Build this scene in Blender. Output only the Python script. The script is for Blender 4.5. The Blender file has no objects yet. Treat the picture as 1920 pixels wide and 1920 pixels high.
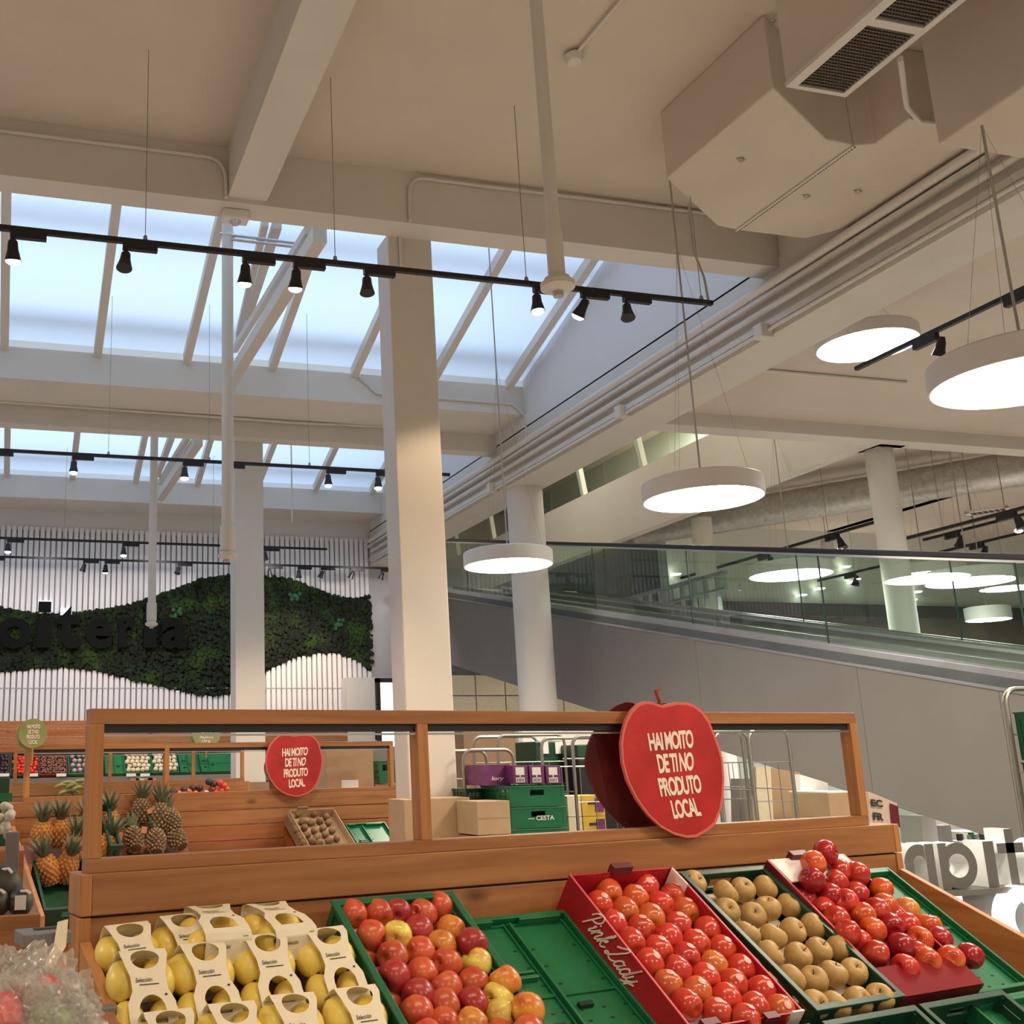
import bpy, math, random
from mathutils import Matrix, Vector, noise
PI = math.pi
R = math.radians
random.seed(7)
C = bpy.context.scene.collection
sc = bpy.context.scene

# ------------------------------------------------------------------ camera, world, exposure
# lens and pose solved from the photograph's straight lines; world X runs along the beams, Y into the hall
PX, PY, F = 587.3, 960.0, 2021.2
PITCH, ROLL, YAW, ANG = 0.23073, -0.019444, 0.269725, R(11.16)
CAM = Vector((0, 0, 1.6))
cp, sp, cr, sr = math.cos(PITCH), math.sin(PITCH), math.cos(ROLL), math.sin(ROLL)
def lev(d):
    x, y, z = d
    X, Z, Yd = x, y*cp+z*sp, -(z*cp-y*sp)
    return Vector((cr*X-sr*Yd, sr*X+cr*Yd, Z))
ROTY = Matrix.Rotation(YAW, 3, 'Z')
cols = [lev(ROTY @ Vector(e)) for e in ((1,0,0),(0,1,0),(0,0,1))]
MB_ = Matrix(((cols[0][0],cols[1][0],cols[2][0]),(cols[0][1],cols[1][1],cols[2][1]),(cols[0][2],cols[1][2],cols[2][2])))
cam_d = bpy.data.cameras.new('camera'); cam = bpy.data.objects.new('camera', cam_d); C.objects.link(cam)
rt, dn, fw = Vector(MB_[0]), Vector(MB_[1]), Vector(MB_[2])
cm = Matrix((( rt.x, -dn.x, -fw.x, CAM.x), (rt.y, -dn.y, -fw.y, CAM.y), (rt.z, -dn.z, -fw.z, CAM.z), (0,0,0,1)))
cam.matrix_world = cm
cam_d.sensor_width = 36; cam_d.lens = F/1920*36
cam_d.shift_x = (960-PX)/1920; cam_d.shift_y = 0
cam_d.clip_start = .05; cam_d.clip_end = 200
sc.camera = cam
sc.view_settings.view_transform = 'Standard'; sc.view_settings.look = 'None'
sc.view_settings.gamma = 1; sc.view_settings.use_curve_mapping = False
sc.view_settings.exposure = 0.0
w = bpy.data.worlds.new('overcast_sky'); sc.world = w; w.use_nodes = True
bg = w.node_tree.nodes['Background']; bg.inputs[0].default_value = (.62,.78,1,1); bg.inputs[1].default_value = 1.8

PENDANT_POWER = 46      # emission of the pendant diffusers
SPOT_W = 90              # track spots

def ray(px, py): return MB_.transposed() @ Vector(((px-PX)/F, (py-PY)/F, 1.0))
def at(px, py, **k):
    d = ray(px, py); (a, v), = k.items(); i = 'xyz'.index(a)
    return CAM + d*((v-CAM[i])/d[i])
D1M = Matrix.Rotation(ANG, 4, 'Z')          # frame of the near display: x along it, y away
def atd(px, py, **k):
    inv = D1M.to_3x3().transposed(); d = inv @ ray(px, py); (a, v), = k.items(); i = 'uvz'.index(a)
    c = Vector((0,0,1.6)); return c + d*((v-c[i])/d[i])
def hit(px, py, M, h):                       # meet the plane z=h of frame M, answer in M's own coordinates
    Mi = M.inverted(); o = Mi @ CAM; d = Mi.to_3x3() @ ray(px, py)
    return o + d*((h-o.z)/d.z)

# ------------------------------------------------------------------ materials
def mat(name, col, rough=.6, metal=0, spec=.5, var=0, scale=8, bump=0, bscale=60, emis=0, ecol=None, stretch=None, col2=None, objcol=False):
    m = bpy.data.materials.new(name); m.use_nodes = True; nt = m.node_tree; n = nt.nodes; L = nt.links
    b = n['Principled BSDF']; b.inputs['Roughness'].default_value = rough; b.inputs['Metallic'].default_value = metal
    b.inputs['Specular IOR Level'].default_value = spec
    c = (*col, 1); b.inputs['Base Color'].default_value = c
    tc = n.new('ShaderNodeTexCoord'); mp = n.new('ShaderNodeMapping'); L.new(tc.outputs['Object'], mp.inputs[0])
    if stretch: mp.inputs['Scale'].default_value = stretch
    if var or col2:
        t = n.new('ShaderNodeTexNoise'); t.inputs['Scale'].default_value = scale; t.inputs['Detail'].default_value = 5
        L.new(mp.outputs[0], t.inputs['Vector'])
        r = n.new('ShaderNodeValToRGB'); r.color_ramp.elements[0].position = .32; r.color_ramp.elements[1].position = .68
        if col2: r.color_ramp.elements[0].color = c; r.color_ramp.elements[1].color = (*col2, 1)
        else:
            r.color_ramp.elements[0].color = (*[v*(1-var) for v in col], 1); r.color_ramp.elements[1].color = (*[min(1, v*(1+var)) for v in col], 1)
        L.new(t.outputs['Fac'], r.inputs[0]); out = r.outputs[0]
        if objcol:
            oi = n.new('ShaderNodeObjectInfo'); mx = n.new('ShaderNodeMix'); mx.data_type = 'RGBA'; mx.blend_type = 'MULTIPLY'; mx.inputs[0].default_value = 1
            L.new(out, mx.inputs[6]); L.new(oi.outputs['Color'], mx.inputs[7]); out = mx.outputs[2]
        L.new(out, b.inputs['Base Color'])
    if bump:
        t2 = n.new('ShaderNodeTexNoise'); t2.inputs['Scale'].default_value = bscale; t2.inputs['Detail'].default_value = 4
        L.new(mp.outputs[0], t2.inputs['Vector'])
        bp = n.new('ShaderNodeBump'); bp.inputs['Strength'].default_value = bump; bp.inputs['Distance'].default_value = .01
        L.new(t2.outputs['Fac'], bp.inputs['Height']); L.new(bp.outputs[0], b.inputs['Normal'])
    if emis:
        b.inputs['Emission Color'].default_value = (*(ecol or col), 1); b.inputs['Emission Strength'].default_value = emis
    return m
def wood(name, dark, light, axis=0):
    m = bpy.data.materials.new(name); m.use_nodes = True; nt = m.node_tree; n = nt.nodes; L = nt.links; b = n['Principled BSDF']
    tc = n.new('ShaderNodeTexCoord'); mp = n.new('ShaderNodeMapping'); oi = n.new('ShaderNodeObjectInfo')
    s = [22, 22, 22]; s[axis] = 1.3; mp.inputs['Scale'].default_value = s
    ad = n.new('ShaderNodeVectorMath'); ad.operation = 'ADD'; mu = n.new('ShaderNodeMath'); mu.operation = 'MULTIPLY'; mu.inputs[1].default_value = 13
    L.new(oi.outputs['Random'], mu.inputs[0]); L.new(tc.outputs['Object'], ad.inputs[0]); L.new(mu.outputs[0], ad.inputs[1]); L.new(ad.outputs[0], mp.inputs[0])
    t = n.new('ShaderNodeTexNoise'); t.inputs['Scale'].default_value = 1.2; t.inputs['Detail'].default_value = 7; t.inputs['Distortion'].default_value = .6
    L.new(mp.outputs[0], t.inputs['Vector'])
    r = n.new('ShaderNodeValToRGB'); r.color_ramp.elements[0].position = .3; r.color_ramp.elements[1].position = .72
    r.color_ramp.elements[0].color = (*dark, 1); r.color_ramp.elements[1].color = (*light, 1); L.new(t.outputs['Fac'], r.inputs[0])
    # knots
    mp2 = n.new('ShaderNodeMapping'); s2 = [6, 6, 6]; s2[axis] = 2.6; mp2.inputs['Scale'].default_value = s2; L.new(ad.outputs[0], mp2.inputs[0])
    v = n.new('ShaderNodeTexVoronoi'); v.inputs['Scale'].default_value = .7; L.new(mp2.outputs[0], v.inputs['Vector'])
    r2 = n.new('ShaderNodeValToRGB'); r2.color_ramp.elements[0].position = .04; r2.color_ramp.elements[1].position = .13
    r2.color_ramp.elements[0].color = (.35,.3,.28,1); r2.color_ramp.elements[1].color = (1,1,1,1); L.new(v.outputs['Distance'], r2.inputs[0])
    mx = n.new('ShaderNodeMix'); mx.data_type = 'RGBA'; mx.blend_type = 'MULTIPLY'; mx.inputs[0].default_value = 1
    L.new(r.outputs[0], mx.inputs[6]); L.new(r2.outputs[0], mx.inputs[7]); L.new(mx.outputs[2], b.inputs['Base Color'])
    b.inputs['Roughness'].default_value = .45
    return m
def glassy(name, tint, refl=.12, rough=.02):
    m = bpy.data.materials.new(name); m.use_nodes = True; nt = m.node_tree; n = nt.nodes; L = nt.links
    n.remove(n['Principled BSDF']); tr = n.new('ShaderNodeBsdfTransparent'); tr.inputs[0].default_value = (*tint, 1)
    gl = n.new('ShaderNodeBsdfGlossy'); gl.inputs['Roughness'].default_value = rough
    fr = n.new('ShaderNodeFresnel'); fr.inputs[0].default_value = 1.45; mx = n.new('ShaderNodeMixShader')
    mth = n.new('ShaderNodeMath'); mth.operation = 'ADD'; mth.inputs[1].default_value = refl-.04; mth.use_clamp = True
    ge = n.new('ShaderNodeNewGeometry'); sb = n.new('ShaderNodeMath'); sb.operation = 'SUBTRACT'; sb.inputs[0].default_value = 1; ml = n.new('ShaderNodeMath'); ml.operation = 'MULTIPLY'
    L.new(ge.outputs['Backfacing'], sb.inputs[1]); L.new(sb.outputs[0], ml.inputs[1])
    L.new(fr.outputs[0], mth.inputs[0]); L.new(mth.outputs[0], ml.inputs[0]); L.new(ml.outputs[0], mx.inputs[0]); L.new(tr.outputs[0], mx.inputs[1]); L.new(gl.outputs[0], mx.inputs[2])
    L.new(mx.outputs[0], n['Material Output'].inputs[0]); return m
def translucent(name, col):
    m = bpy.data.materials.new(name); m.use_nodes = True; nt = m.node_tree; n = nt.nodes; L = nt.links
    n.remove(n['Principled BSDF']); t = n.new('ShaderNodeBsdfTranslucent'); t.inputs[0].default_value = (*col, 1)
    d = n.new('ShaderNodeBsdfDiffuse'); d.inputs[0].default_value = (*col, 1); mx = n.new('ShaderNodeMixShader'); mx.inputs[0].default_value = .15
    L.new(t.outputs[0], mx.inputs[1]); L.new(d.outputs[0], mx.inputs[2]); L.new(mx.outputs[0], n['Material Output'].inputs[0]); return m
M = {}
M['paint'] = mat('white_paint', (.70,.665,.61), .75, var=.03, scale=1.5)
M['ceil'] = mat('ceiling_paint', (.68,.60,.51), .85, var=.03, scale=1.2, bump=.04, bscale=40)
M['soffit'] = mat('beam_paint', (.72,.68,.62), .8, var=.03, scale=1.5)
M['wallw'] = mat('well_wall_paint', (.74,.74,.74), .8)
M['slat'] = mat('white_slat', (.86,.85,.86), .6)
M['slatback'] = mat('slat_backing', (.46,.46,.48), .8)
M['floor'] = mat('floor_tile', (.50,.47,.43), .35, var=.06, scale=3)
M['greyp'] = mat('grey_cladding', (.20,.188,.172), .55, var=.03, scale=2)
M['steel'] = mat('brushed_steel', (.62,.63,.64), .28, metal=.9, var=.08, scale=3)
M['darksteel'] = mat('dark_brushed_steel', (.22,.24,.25), .3, metal=.8, var=.1, scale=2)
M['galv'] = mat('galvanised_steel', (.5,.49,.46), .4, metal=.6, var=.15, scale=14)
M['wire'] = mat('zinc_wire', (.34,.33,.30), .4, metal=.8)
M['black'] = mat('black_metal', (.012,.012,.014), .45)
M['rubber'] = mat('black_rubber', (.015,.016,.018), .4)
M['lens'] = mat('lit_lamp_lens', (1,.9,.75), .3, emis=30, ecol=(1,.80,.55))
M['lensoff'] = mat('dim_lamp_lens', (.2,.2,.2), .2)
M['lenscool'] = mat('soft_lit_lens', (1,.95,.9), .3, emis=5, ecol=(1,.93,.82))
M['diff'] = mat('pendant_diffuser', (.9,.9,.88), .5, emis=PENDANT_POWER, ecol=(1,.87,.70))
M['diffn'] = mat('neutral_pendant_diffuser', (.9,.9,.9), .5, emis=PENDANT_POWER, ecol=(1,.94,.86))
M['lampw'] = mat('lamp_housing_white', (.74,.71,.68), .5)
M['cable'] = mat('grey_cable', (.42,.39,.35), .5)
M['pipe'] = mat('painted_pipe', (.72,.68,.62), .5)
M['wood'] = wood('varnished_pine', (.27,.108,.034), (.42,.19,.068))
M['woody'] = wood('varnished_pine_across', (.40,.165,.05), (.60,.28,.10), 1)
M['woodz'] = wood('varnished_pine_upright', (.34,.135,.035), (.52,.235,.08), 2)
M['wooddk'] = wood('reddish_pine', (.25,.078,.022), (.40,.15,.047))
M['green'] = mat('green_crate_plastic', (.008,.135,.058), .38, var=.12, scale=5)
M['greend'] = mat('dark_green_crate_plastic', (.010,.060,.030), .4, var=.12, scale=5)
M['greenf'] = mat('folding_crate_green', (.010,.145,.055), .36, var=.12, scale=5)
M['hole'] = mat('slot_shade_and_latch', (.004,.03,.016), .8)  # dark tone stands for shade inside the slots; also colours the latches
M['redbox'] = mat('red_printed_board', (.42,.008,.02), .42, var=.15, scale=5)
M['redfront'] = mat('deep_red_board', (.20,.004,.008), .6, spec=.15)
M['redtop'] = mat('light_red_board_edge', (.62,.06,.09), .5)
M['maroon'] = mat('dark_red_board', (.12,.012,.02), .45, var=.2, scale=6)
M['cream'] = mat('cream_card', (.72,.64,.47), .65, var=.04, scale=20)
M['sleeve'] = mat('pale_card_sleeve', (.80,.73,.57), .6, var=.03, scale=20)
M['garlic'] = mat('garlic_skin', (.50,.46,.37), .6, var=.25, scale=40)
M['card'] = mat('corrugated_card', (.47,.325,.195), .8, var=.07, scale=5)
M['cardk'] = mat('kraft_card_dark', (.30,.19,.11), .8, var=.08, scale=6)
M['white'] = mat('white_card', (.8,.79,.77), .6)
M['ink'] = mat('dark_ink', (.03,.025,.02), .7)
M['letterw'] = mat('printed_cream_letters', (.86,.78,.68), .6)
M['pinkw'] = mat('printed_white_script', (.85,.72,.68), .5)
M['purple'] = mat('purple_case', (.16,.03,.15), .5, var=.2, scale=12)
M['yellowb'] = mat('yellow_case', (.66,.42,.05), .6, var=.1, scale=8)
M['apple'] = mat('apple_skin', (.48,.038,.024), .28, scale=9, col2=(.66,.16,.055), objcol=True, stretch=(3,3,.8), spec=.5)
M['applered'] = mat('deep_red_apple_skin', (.42,.014,.014), .22, scale=8, col2=(.64,.07,.032), objcol=True, stretch=(2.5,2.5,.9), spec=.6)
M['pink'] = mat('pink_apple_skin', (.50,.026,.022), .2, scale=7, col2=(.66,.105,.04), objcol=True, spec=.6)
M['pear'] = mat('russet_pear_skin', (.42,.265,.085), .5, scale=60, col2=(.50,.33,.12), objcol=True)
M['mango'] = mat('yellow_fruit_skin', (.84,.61,.10), .35, scale=14, col2=(.88,.72,.20), objcol=True)
M['stem'] = mat('fruit_stem', (.10,.055,.025), .8)
M['sticker'] = mat('fruit_sticker', (.78,.42,.38), .4)
M['kiwi'] = mat('kiwi_fuzz', (.20,.11,.05), .8, scale=30, col2=(.27,.16,.08))
M['pine_o'] = mat('orange_pineapple_skin', (.48,.19,.045), .6, scale=30, col2=(.62,.29,.07))
M['pine_b'] = mat('brown_pineapple_skin', (.10,.055,.03), .6, scale=30, col2=(.40,.28,.14))
M['leaf'] = mat('pineapple_leaf', (.10,.12,.06), .6, scale=12, col2=(.20,.22,.13))
M['clear'] = glassy('clear_plastic_tray', (.95,.95,.93), .10, .08)
M['glass'] = glassy('greenish_safety_glass', (.87,.925,.895), .06, .01)
M['gedge'] = mat('glass_edge', (.03,.07,.055), .2)
M['sky'] = translucent('opal_polycarbonate', (.86,.92,1.0))
M['moss'] = None
M['bag'] = mat('crinkled_clear_film', (.62,.60,.55), .16, spec=1.0)
M['bag'].node_tree.nodes['Principled BSDF'].inputs['Alpha'].default_value = .30
M['signg'] = mat('green_fruit_print', (.23,.25,.09), .6, scale=6, col2=(.34,.35,.15))
M['signr'] = mat('apple_print_red', (.36,.008,.010), .5, scale=5, col2=(.56,.022,.02))
M['signrb'] = mat('apple_print_back', (.11,.004,.006), .6)
M['signrim'] = mat('apple_print_pale_rim', (.66,.14,.11), .5)
M['signstem'] = mat('apple_print_stem', (.30,.075,.03), .7, var=.4, scale=60)
M['darkletter'] = mat('charcoal_letter', (.007,.008,.008), .9, spec=.1)
M['letter_front'] = mat('grey_letter_face', (.14,.132,.122), .5)
M['letter_side'] = mat('white_letter_side', (.82,.84,.84), .5)
M['litwhite'] = mat('self_lit_white', (.9,.92,.95), .5, emis=1.0, ecol=(.9,.95,1))
M['grille'] = mat('grille_mesh', (.16,.13,.10), .6, metal=.3)
M['metalgrey'] = mat('stand_grey_metal', (.24,.23,.21), .4, metal=.5)
mm = bpy.data.materials.new('preserved_moss'); mm.use_nodes = True; n_ = mm.node_tree.nodes; L_ = mm.node_tree.links
tc_ = n_.new('ShaderNodeTexCoord'); t1 = n_.new('ShaderNodeTexNoise'); t1.inputs['Scale'].default_value = 2.2; t1.inputs['Detail'].default_value = 6
r_ = n_.new('ShaderNodeValToRGB'); r_.color_ramp.elements[0].position = .36; r_.color_ramp.elements[1].position = .66
r_.color_ramp.elements[0].color = (.004,.008,.003,1); r_.color_ramp.elements[1].color = (.022,.055,.006,1)
e_ = r_.color_ramp.elements.new(.52); e_.color = (.007,.016,.004,1)
L_.new(tc_.outputs['Object'], t1.inputs['Vector']); L_.new(t1.outputs['Fac'], r_.inputs[0]); L_.new(r_.outputs[0], n_['Principled BSDF'].inputs['Base Color']); n_['Principled BSDF'].inputs['Roughness'].default_value = .95
M['moss'] = mm

# ------------------------------------------------------------------ mesh helper
class G:
    def __init__(s): s.v = []; s.f = []; s.mi = []; s.cur = 0
    def add(s, vs, fs):
        o = len(s.v); s.v += [Vector(p) for p in vs]; s.f += [tuple(i+o for i in f) for f in fs]; s.mi += [s.cur]*len(fs); return s
    def box(s, x0, x1, y0, y1, z0, z1, Mx=None):
        vs = [Vector(p) for p in ((x0,y0,z0),(x1,y0,z0),(x1,y1,z0),(x0,y1,z0),(x0,y0,z1),(x1,y0,z1),(x1,y1,z1),(x0,y1,z1))]
        if Mx: vs = [Mx @ p for p in vs]
        return s.add(vs, [(0,3,2,1),(4,5,6,7),(0,1,5,4),(1,2,6,5),(2,3,7,6),(3,0,4,7)])
    def prism(s, pts, a, b, ax='z'):          # polygon in the two other axes, extruded from a to b
        def mk(p, q):
            return {'z': (p[0],p[1],q), 'y': (p[0],q,p[1]), 'x': (q,p[0],p[1])}[ax]
        n = len(pts); vs = [mk(p, a) for p in pts]+[mk(p, b) for p in pts]
        return s.add(vs, [tuple(range(n))[::-1], tuple(range(n, 2*n))]+[(i,(i+1)%n,(i+1)%n+n,i+n) for i in range(n)])
    def tube(s, pts, r, seg=8, cap=True, rads=None):
        pts = [Vector(p) for p in pts]; n = len(pts); rings = []; up = None
        for i, p in enumerate(pts):
            d = (pts[min(i+1,n-1)]-pts[max(i-1,0)]).normalized()
            if up is None: up = Vector((0,0,1)) if abs(d.z) < .9 else Vector((1,0,0))
            a = d.cross(up).normalized(); b = a.cross(d).normalized(); up = b
            rr = rads[i] if rads else r
            rings.append([p+(a*math.cos(2*PI*k/seg)+b*math.sin(2*PI*k/seg))*rr for k in range(seg)])
        vs = [q for rg in rings for q in rg]; fs = []
        for i in range(n-1):
            for k in range(seg): fs.append((i*seg+k, i*seg+(k+1)%seg, (i+1)*seg+(k+1)%seg, (i+1)*seg+k))
        if cap: fs += [tuple(range(seg))[::-1], tuple(range((n-1)*seg, n*seg))]
        return s.add(vs, fs)
    def lathe(s, prof, seg=20, c=(0,0,0), Mx=None, cap=True):
        c = Vector(c); vs = []; fs = []; n = len(prof)
        for r_, z in prof:
            for k in range(seg):
                p = Vector((r_*math.cos(2*PI*k/seg), r_*math.sin(2*PI*k/seg), z))+c; vs.append(Mx @ p if Mx else p)
        for i in range(n-1):
            for k in range(seg): fs.append((i*seg+k, i*seg+(k+1)%seg, (i+1)*seg+(k+1)%seg, (i+1)*seg+k))
        if cap and prof[0][0] > 1e-5: fs.append(tuple(range(seg))[::-1])
        if cap and prof[-1][0] > 1e-5: fs.append(tuple(range((n-1)*seg, n*seg)))
        return s.add(vs, fs)
    def ball(s, c, r, seg=8, rings=5, sq=(1,1,1)):
        c = Vector(c); prof = [(math.sin(PI*i/rings), -math.cos(PI*i/rings)) for i in range(rings+1)]
        vs = []; fs = []
        for a, z in prof:
            for k in range(seg): vs.append(c+Vector((a*math.cos(2*PI*k/seg)*r*sq[0], a*math.sin(2*PI*k/seg)*r*sq[1], z*r*sq[2])))
        for i in range(rings):
            for k in range(seg): fs.append((i*seg+k, i*seg+(k+1)%seg, (i+1)*seg+(k+1)%seg, (i+1)*seg+k))
        return s.add(vs, fs)
    def build(s, name, m, parent=None, smooth=False, bevel=0, local=False):
        me = bpy.data.meshes.new(name)
        if parent is not None and not local:
            inv = parent.matrix_basis.inverted() if parent.parent is None else (parent.parent.matrix_basis @ parent.matrix_basis).inverted()
            vs = [inv @ p for p in s.v]
        else: vs = s.v
        me.from_pydata([tuple(p) for p in vs], [], s.f)
        for x in (m if isinstance(m, (list, tuple)) else [m]): me.materials.append(x)
        if any(s.mi): me.polygons.foreach_set('material_index', s.mi)
        if smooth:
            me.polygons.foreach_set('use_smooth', [True]*len(s.f)); me.set_sharp_from_angle(angle=R(38))
        me.validate(); me.update()
        o = bpy.data.objects.new(name, me); C.objects.link(o)
        if parent is not None: o.parent = parent
        if bevel:
            b = o.modifiers.new('bevel', 'BEVEL'); b.width = bevel; b.segments = 2; b.limit_method = 'ANGLE'
        return o
def tag(o, label=None, cat=None, group=None, kind=None):
    if label: o['label'] = label
    if cat: o['category'] = cat
    if group: o['group'] = group
    if kind: o['kind'] = kind
    return o
def empty(name, Mx, label=None, cat=None, group=None):
    o = bpy.data.objects.new(name, None); C.objects.link(o); o.empty_display_size = .1
    o.matrix_basis = Mx if isinstance(Mx, Matrix) else Matrix.Translation(Mx)
    return tag(o, label, cat, group)
def struct(name, g, m, parent=None, **k):
    o = g.build(name, m, parent, **k)
    if parent is None: o['kind'] = 'structure'
    return o
KIDS = {}
def copy_tree(o, parent=None):
    c = o.copy(); C.objects.link(c)
    if parent is not None: c.parent = parent
    for ch in list(o.children): copy_tree(ch, c)
    return c
def T(x, y, z): return Matrix.Translation((x, y, z))
def Rx(a): return Matrix.Rotation(a, 4, 'X')
def Ry(a): return Matrix.Rotation(a, 4, 'Y')
def Rz(a): return Matrix.Rotation(a, 4, 'Z')
ORD = ['first','second','third','fourth','fifth','sixth','seventh','eighth','ninth','tenth','eleventh','twelfth']
def text_mesh(txt, bold=.0, shear=0, extrude=0, spacing=1.0):
    cu = bpy.data.curves.new('t', 'FONT'); cu.body = txt; cu.size = 1; cu.offset = bold; cu.shear = shear; cu.extrude = extrude; cu.resolution_u = 3; cu.space_character = spacing
    ob = bpy.data.objects.new('t', cu); C.objects.link(ob)
    dg = bpy.context.evaluated_depsgraph_get(); me = bpy.data.meshes.new_from_object(ob.evaluated_get(dg))
    vs = [Vector(v.co) for v in me.vertices]; fs = [tuple(p.vertices) for p in me.polygons]
    bpy.data.objects.remove(ob); bpy.data.curves.remove(cu); bpy.data.meshes.remove(me)
    return vs, fs
def text_quad(g, txt, TL, TR, BR, BL, bold=.02, shear=0, spacing=1.0, lift=None):
    vs, fs = text_mesh(txt, bold, shear, 0, spacing)
    x0 = min(v.x for v in vs); x1 = max(v.x for v in vs); y0 = min(v.y for v in vs); y1 = max(v.y for v in vs)
    TL, TR, BR, BL = map(Vector, (TL, TR, BR, BL)); out = []
    for v in vs:
        a = (v.x-x0)/(x1-x0); b = (v.y-y0)/(y1-y0)
        p = (BL*(1-a)+BR*a)*(1-b)+(TL*(1-a)+TR*a)*b
        out.append(p+lift if lift else p)
    g.add(out, fs)

# ================================================================== SETTING
ZC = 6.5
XB0, XB1 = 6.675, 7.24        # the long beam along the hall
g = G().box(-8, 26, -7, 28, -.2, 0); struct('floor', g, M['floor'])
g = G().box(-8, XB1, -7, 7.74, ZC, ZC+.3); struct('ceiling', g, M['ceil'])
g = G().box(-8.3, -8, -7, 21, 0, 9.5); struct('wall_left', g, M['paint'])
g = G().box(-8, 26, -7.3, -7, 0, 7); struct('wall_back', g, M['paint'])
g = G().box(26, 26.3, -7, 28, 0, 9.5); struct('wall_right', g, M['paint'])
# saw-tooth rows of skylights: beam, well, soffit, twice
PITCH_Y = 6.1
nwin = 1
for r in range(2):
    o = PITCH_Y*r
    g = G().box(-8, XB0, 7.74+o if r == 0 else 13.96, 8.0+o if r == 0 else 14.2, 6.02, 8.6)
    struct('trim_%d' % (r+1), g, M['soffit'])
    # far kerb under the glass and the flat soffit behind it
    g = G().box(-8, XB0, 13.0+o, 13.25+o, 6.29, 6.70).box(-8, XB0, 13.25+o, 13.96+o if r == 0 else 20.2, 6.29, 6.5)
    struct('trim_%d' % (r+3), g, M['soffit'])
    wn = empty('window_%d' % (r+1), T(0, 13.0+o, 6.7)); wn['kind'] = 'structure'
    s = math.tan(R(16.9))
    def gz(y): return 6.70+(13.0+o-y)*s
    mx_ = [-.31+1.128*k for k in range(-4, 7)]
    ya, yb = (8.0 if r == 0 else 14.2), 13.0+o
    for k in range(len(mx_)):
        x = mx_[k]; wdt = .05
        g = G(); g.add([(x-wdt,ya,gz(ya)-.05),(x+wdt,ya,gz(ya)-.05),(x+wdt,yb,gz(yb)-.05),(x-wdt,yb,gz(yb)-.05),(x-wdt,ya,gz(ya)+.08),(x+wdt,ya,gz(ya)+.08),(x+wdt,yb,gz(yb)+.08),(x-wdt,yb,gz(yb)+.08)], [(0,3,2,1),(4,5,6,7),(0,1,5,4),(1,2,6,5),(2,3,7,6),(3,0,4,7)])
        g.build('glazing_bar', M['soffit'], wn)
    xs = [-8]+mx_+[XB0]
    for k in range(len(xs)-1):
        x0, x1 = xs[k], xs[k+1]
        if x1-x0 > 2: x0 = x0
        g = G().add([(x0,ya,gz(ya)+.09),(x1,ya,gz(ya)+.09),(x1,yb,gz(yb)+.09),(x0,yb,gz(yb)+.09)], [(0,1,2,3)])
        g.build('pane', M['sky'], wn)
    for yp in (yb-.35, yb-2.0, yb-4.0):      # purlins outside, over the opal sheets
        g = G().box(-8, XB0, yp-.11, yp+.11, gz(yp)+.34, gz(yp)+.42); g.build('purlin', M['galv'], wn)
# side wall of the wells above the long beam
g = G().box(XB0, XB0+.2, 7.74, 20.2, 6.1, 9.0); struct('trim_5', g, M['wallw'])
g = G().box(-8, 26, 28, 28.3, 0, 9.5); struct('wall_far', g, M['paint'])
# long beam with its pipes
g = G().box(XB0, XB1, -7, 28, 5.43, 6.12).box(XB0+.01, XB1, -7, 7.73, 6.12, 6.49); struct('trim_6', g, M['soffit'])
g = G().box(XB0-.05, XB0, -7, 19.9, 5.50, 5.56).box(XB0-.10, XB0, -7, 19.9, 5.76, 5.79); struct('trim_7', g, M['soffit'])
# left cross beam under the ceiling
g = G().box(1.48, 1.80, -7, 7.74, 6.06, ZC); struct('trim_8', g, M['soffit'])
# hall on the right: lower ceiling, cross beam, fascia of the upper floor
ZR = 6.1
g = G().box(XB1, 26, -7, 10.6, ZR, ZR+.3).box(10.35, 26, 10.6, 28, ZR, ZR+.3); struct('ceiling_hall', g, M['ceil'])
g = G().box(XB1, 26, 10.58, 10.85, 5.43, ZR); struct('trim_9', g, M['soffit'])
g = G().prism([(8.9,6.11),(10.58,5.60),(10.58,6.11)], XB1, 26, 'x'); struct('trim_17', g, M['ceil'])
g = G(); g.tube([(7.95,9.72,5.84),(9.95,9.72,5.84)], .02, 8); tag(g.build('conduit_pipe', M['pipe'], None, smooth=True), 'grey conduit crossing the hall ceiling before the cross beam', 'pipe')
g = G().box(10.3, 10.5, 10.85, 28, 5.43, 6.52); struct('trim_10', g, M['paint'])
g = G().box(XB1, 10.5, 10.6, 28, 8.6, 8.8).box(10.5, 16, 10.6, 28, 8.6, 8.8).box(XB1, 16, 10.58, 10.6, 6.1, 8.8).box(XB1-.3, XB1, 10.6, 28, 6.0, 8.8).box(16, 16.2, 10.6, 28, 6.1, 8.8)
struct('trim_11', g, M['ceil'])
# roof above the wells' beams so daylight only enters by the glass
g = G().box(-8.3, XB0+.3, 20.0, 20.3, 5.9, 8.6).box(-8.3, XB1, 7.5, 7.73, 6.6, 8.7); struct('trim_12', g, M['wallw'])

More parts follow.
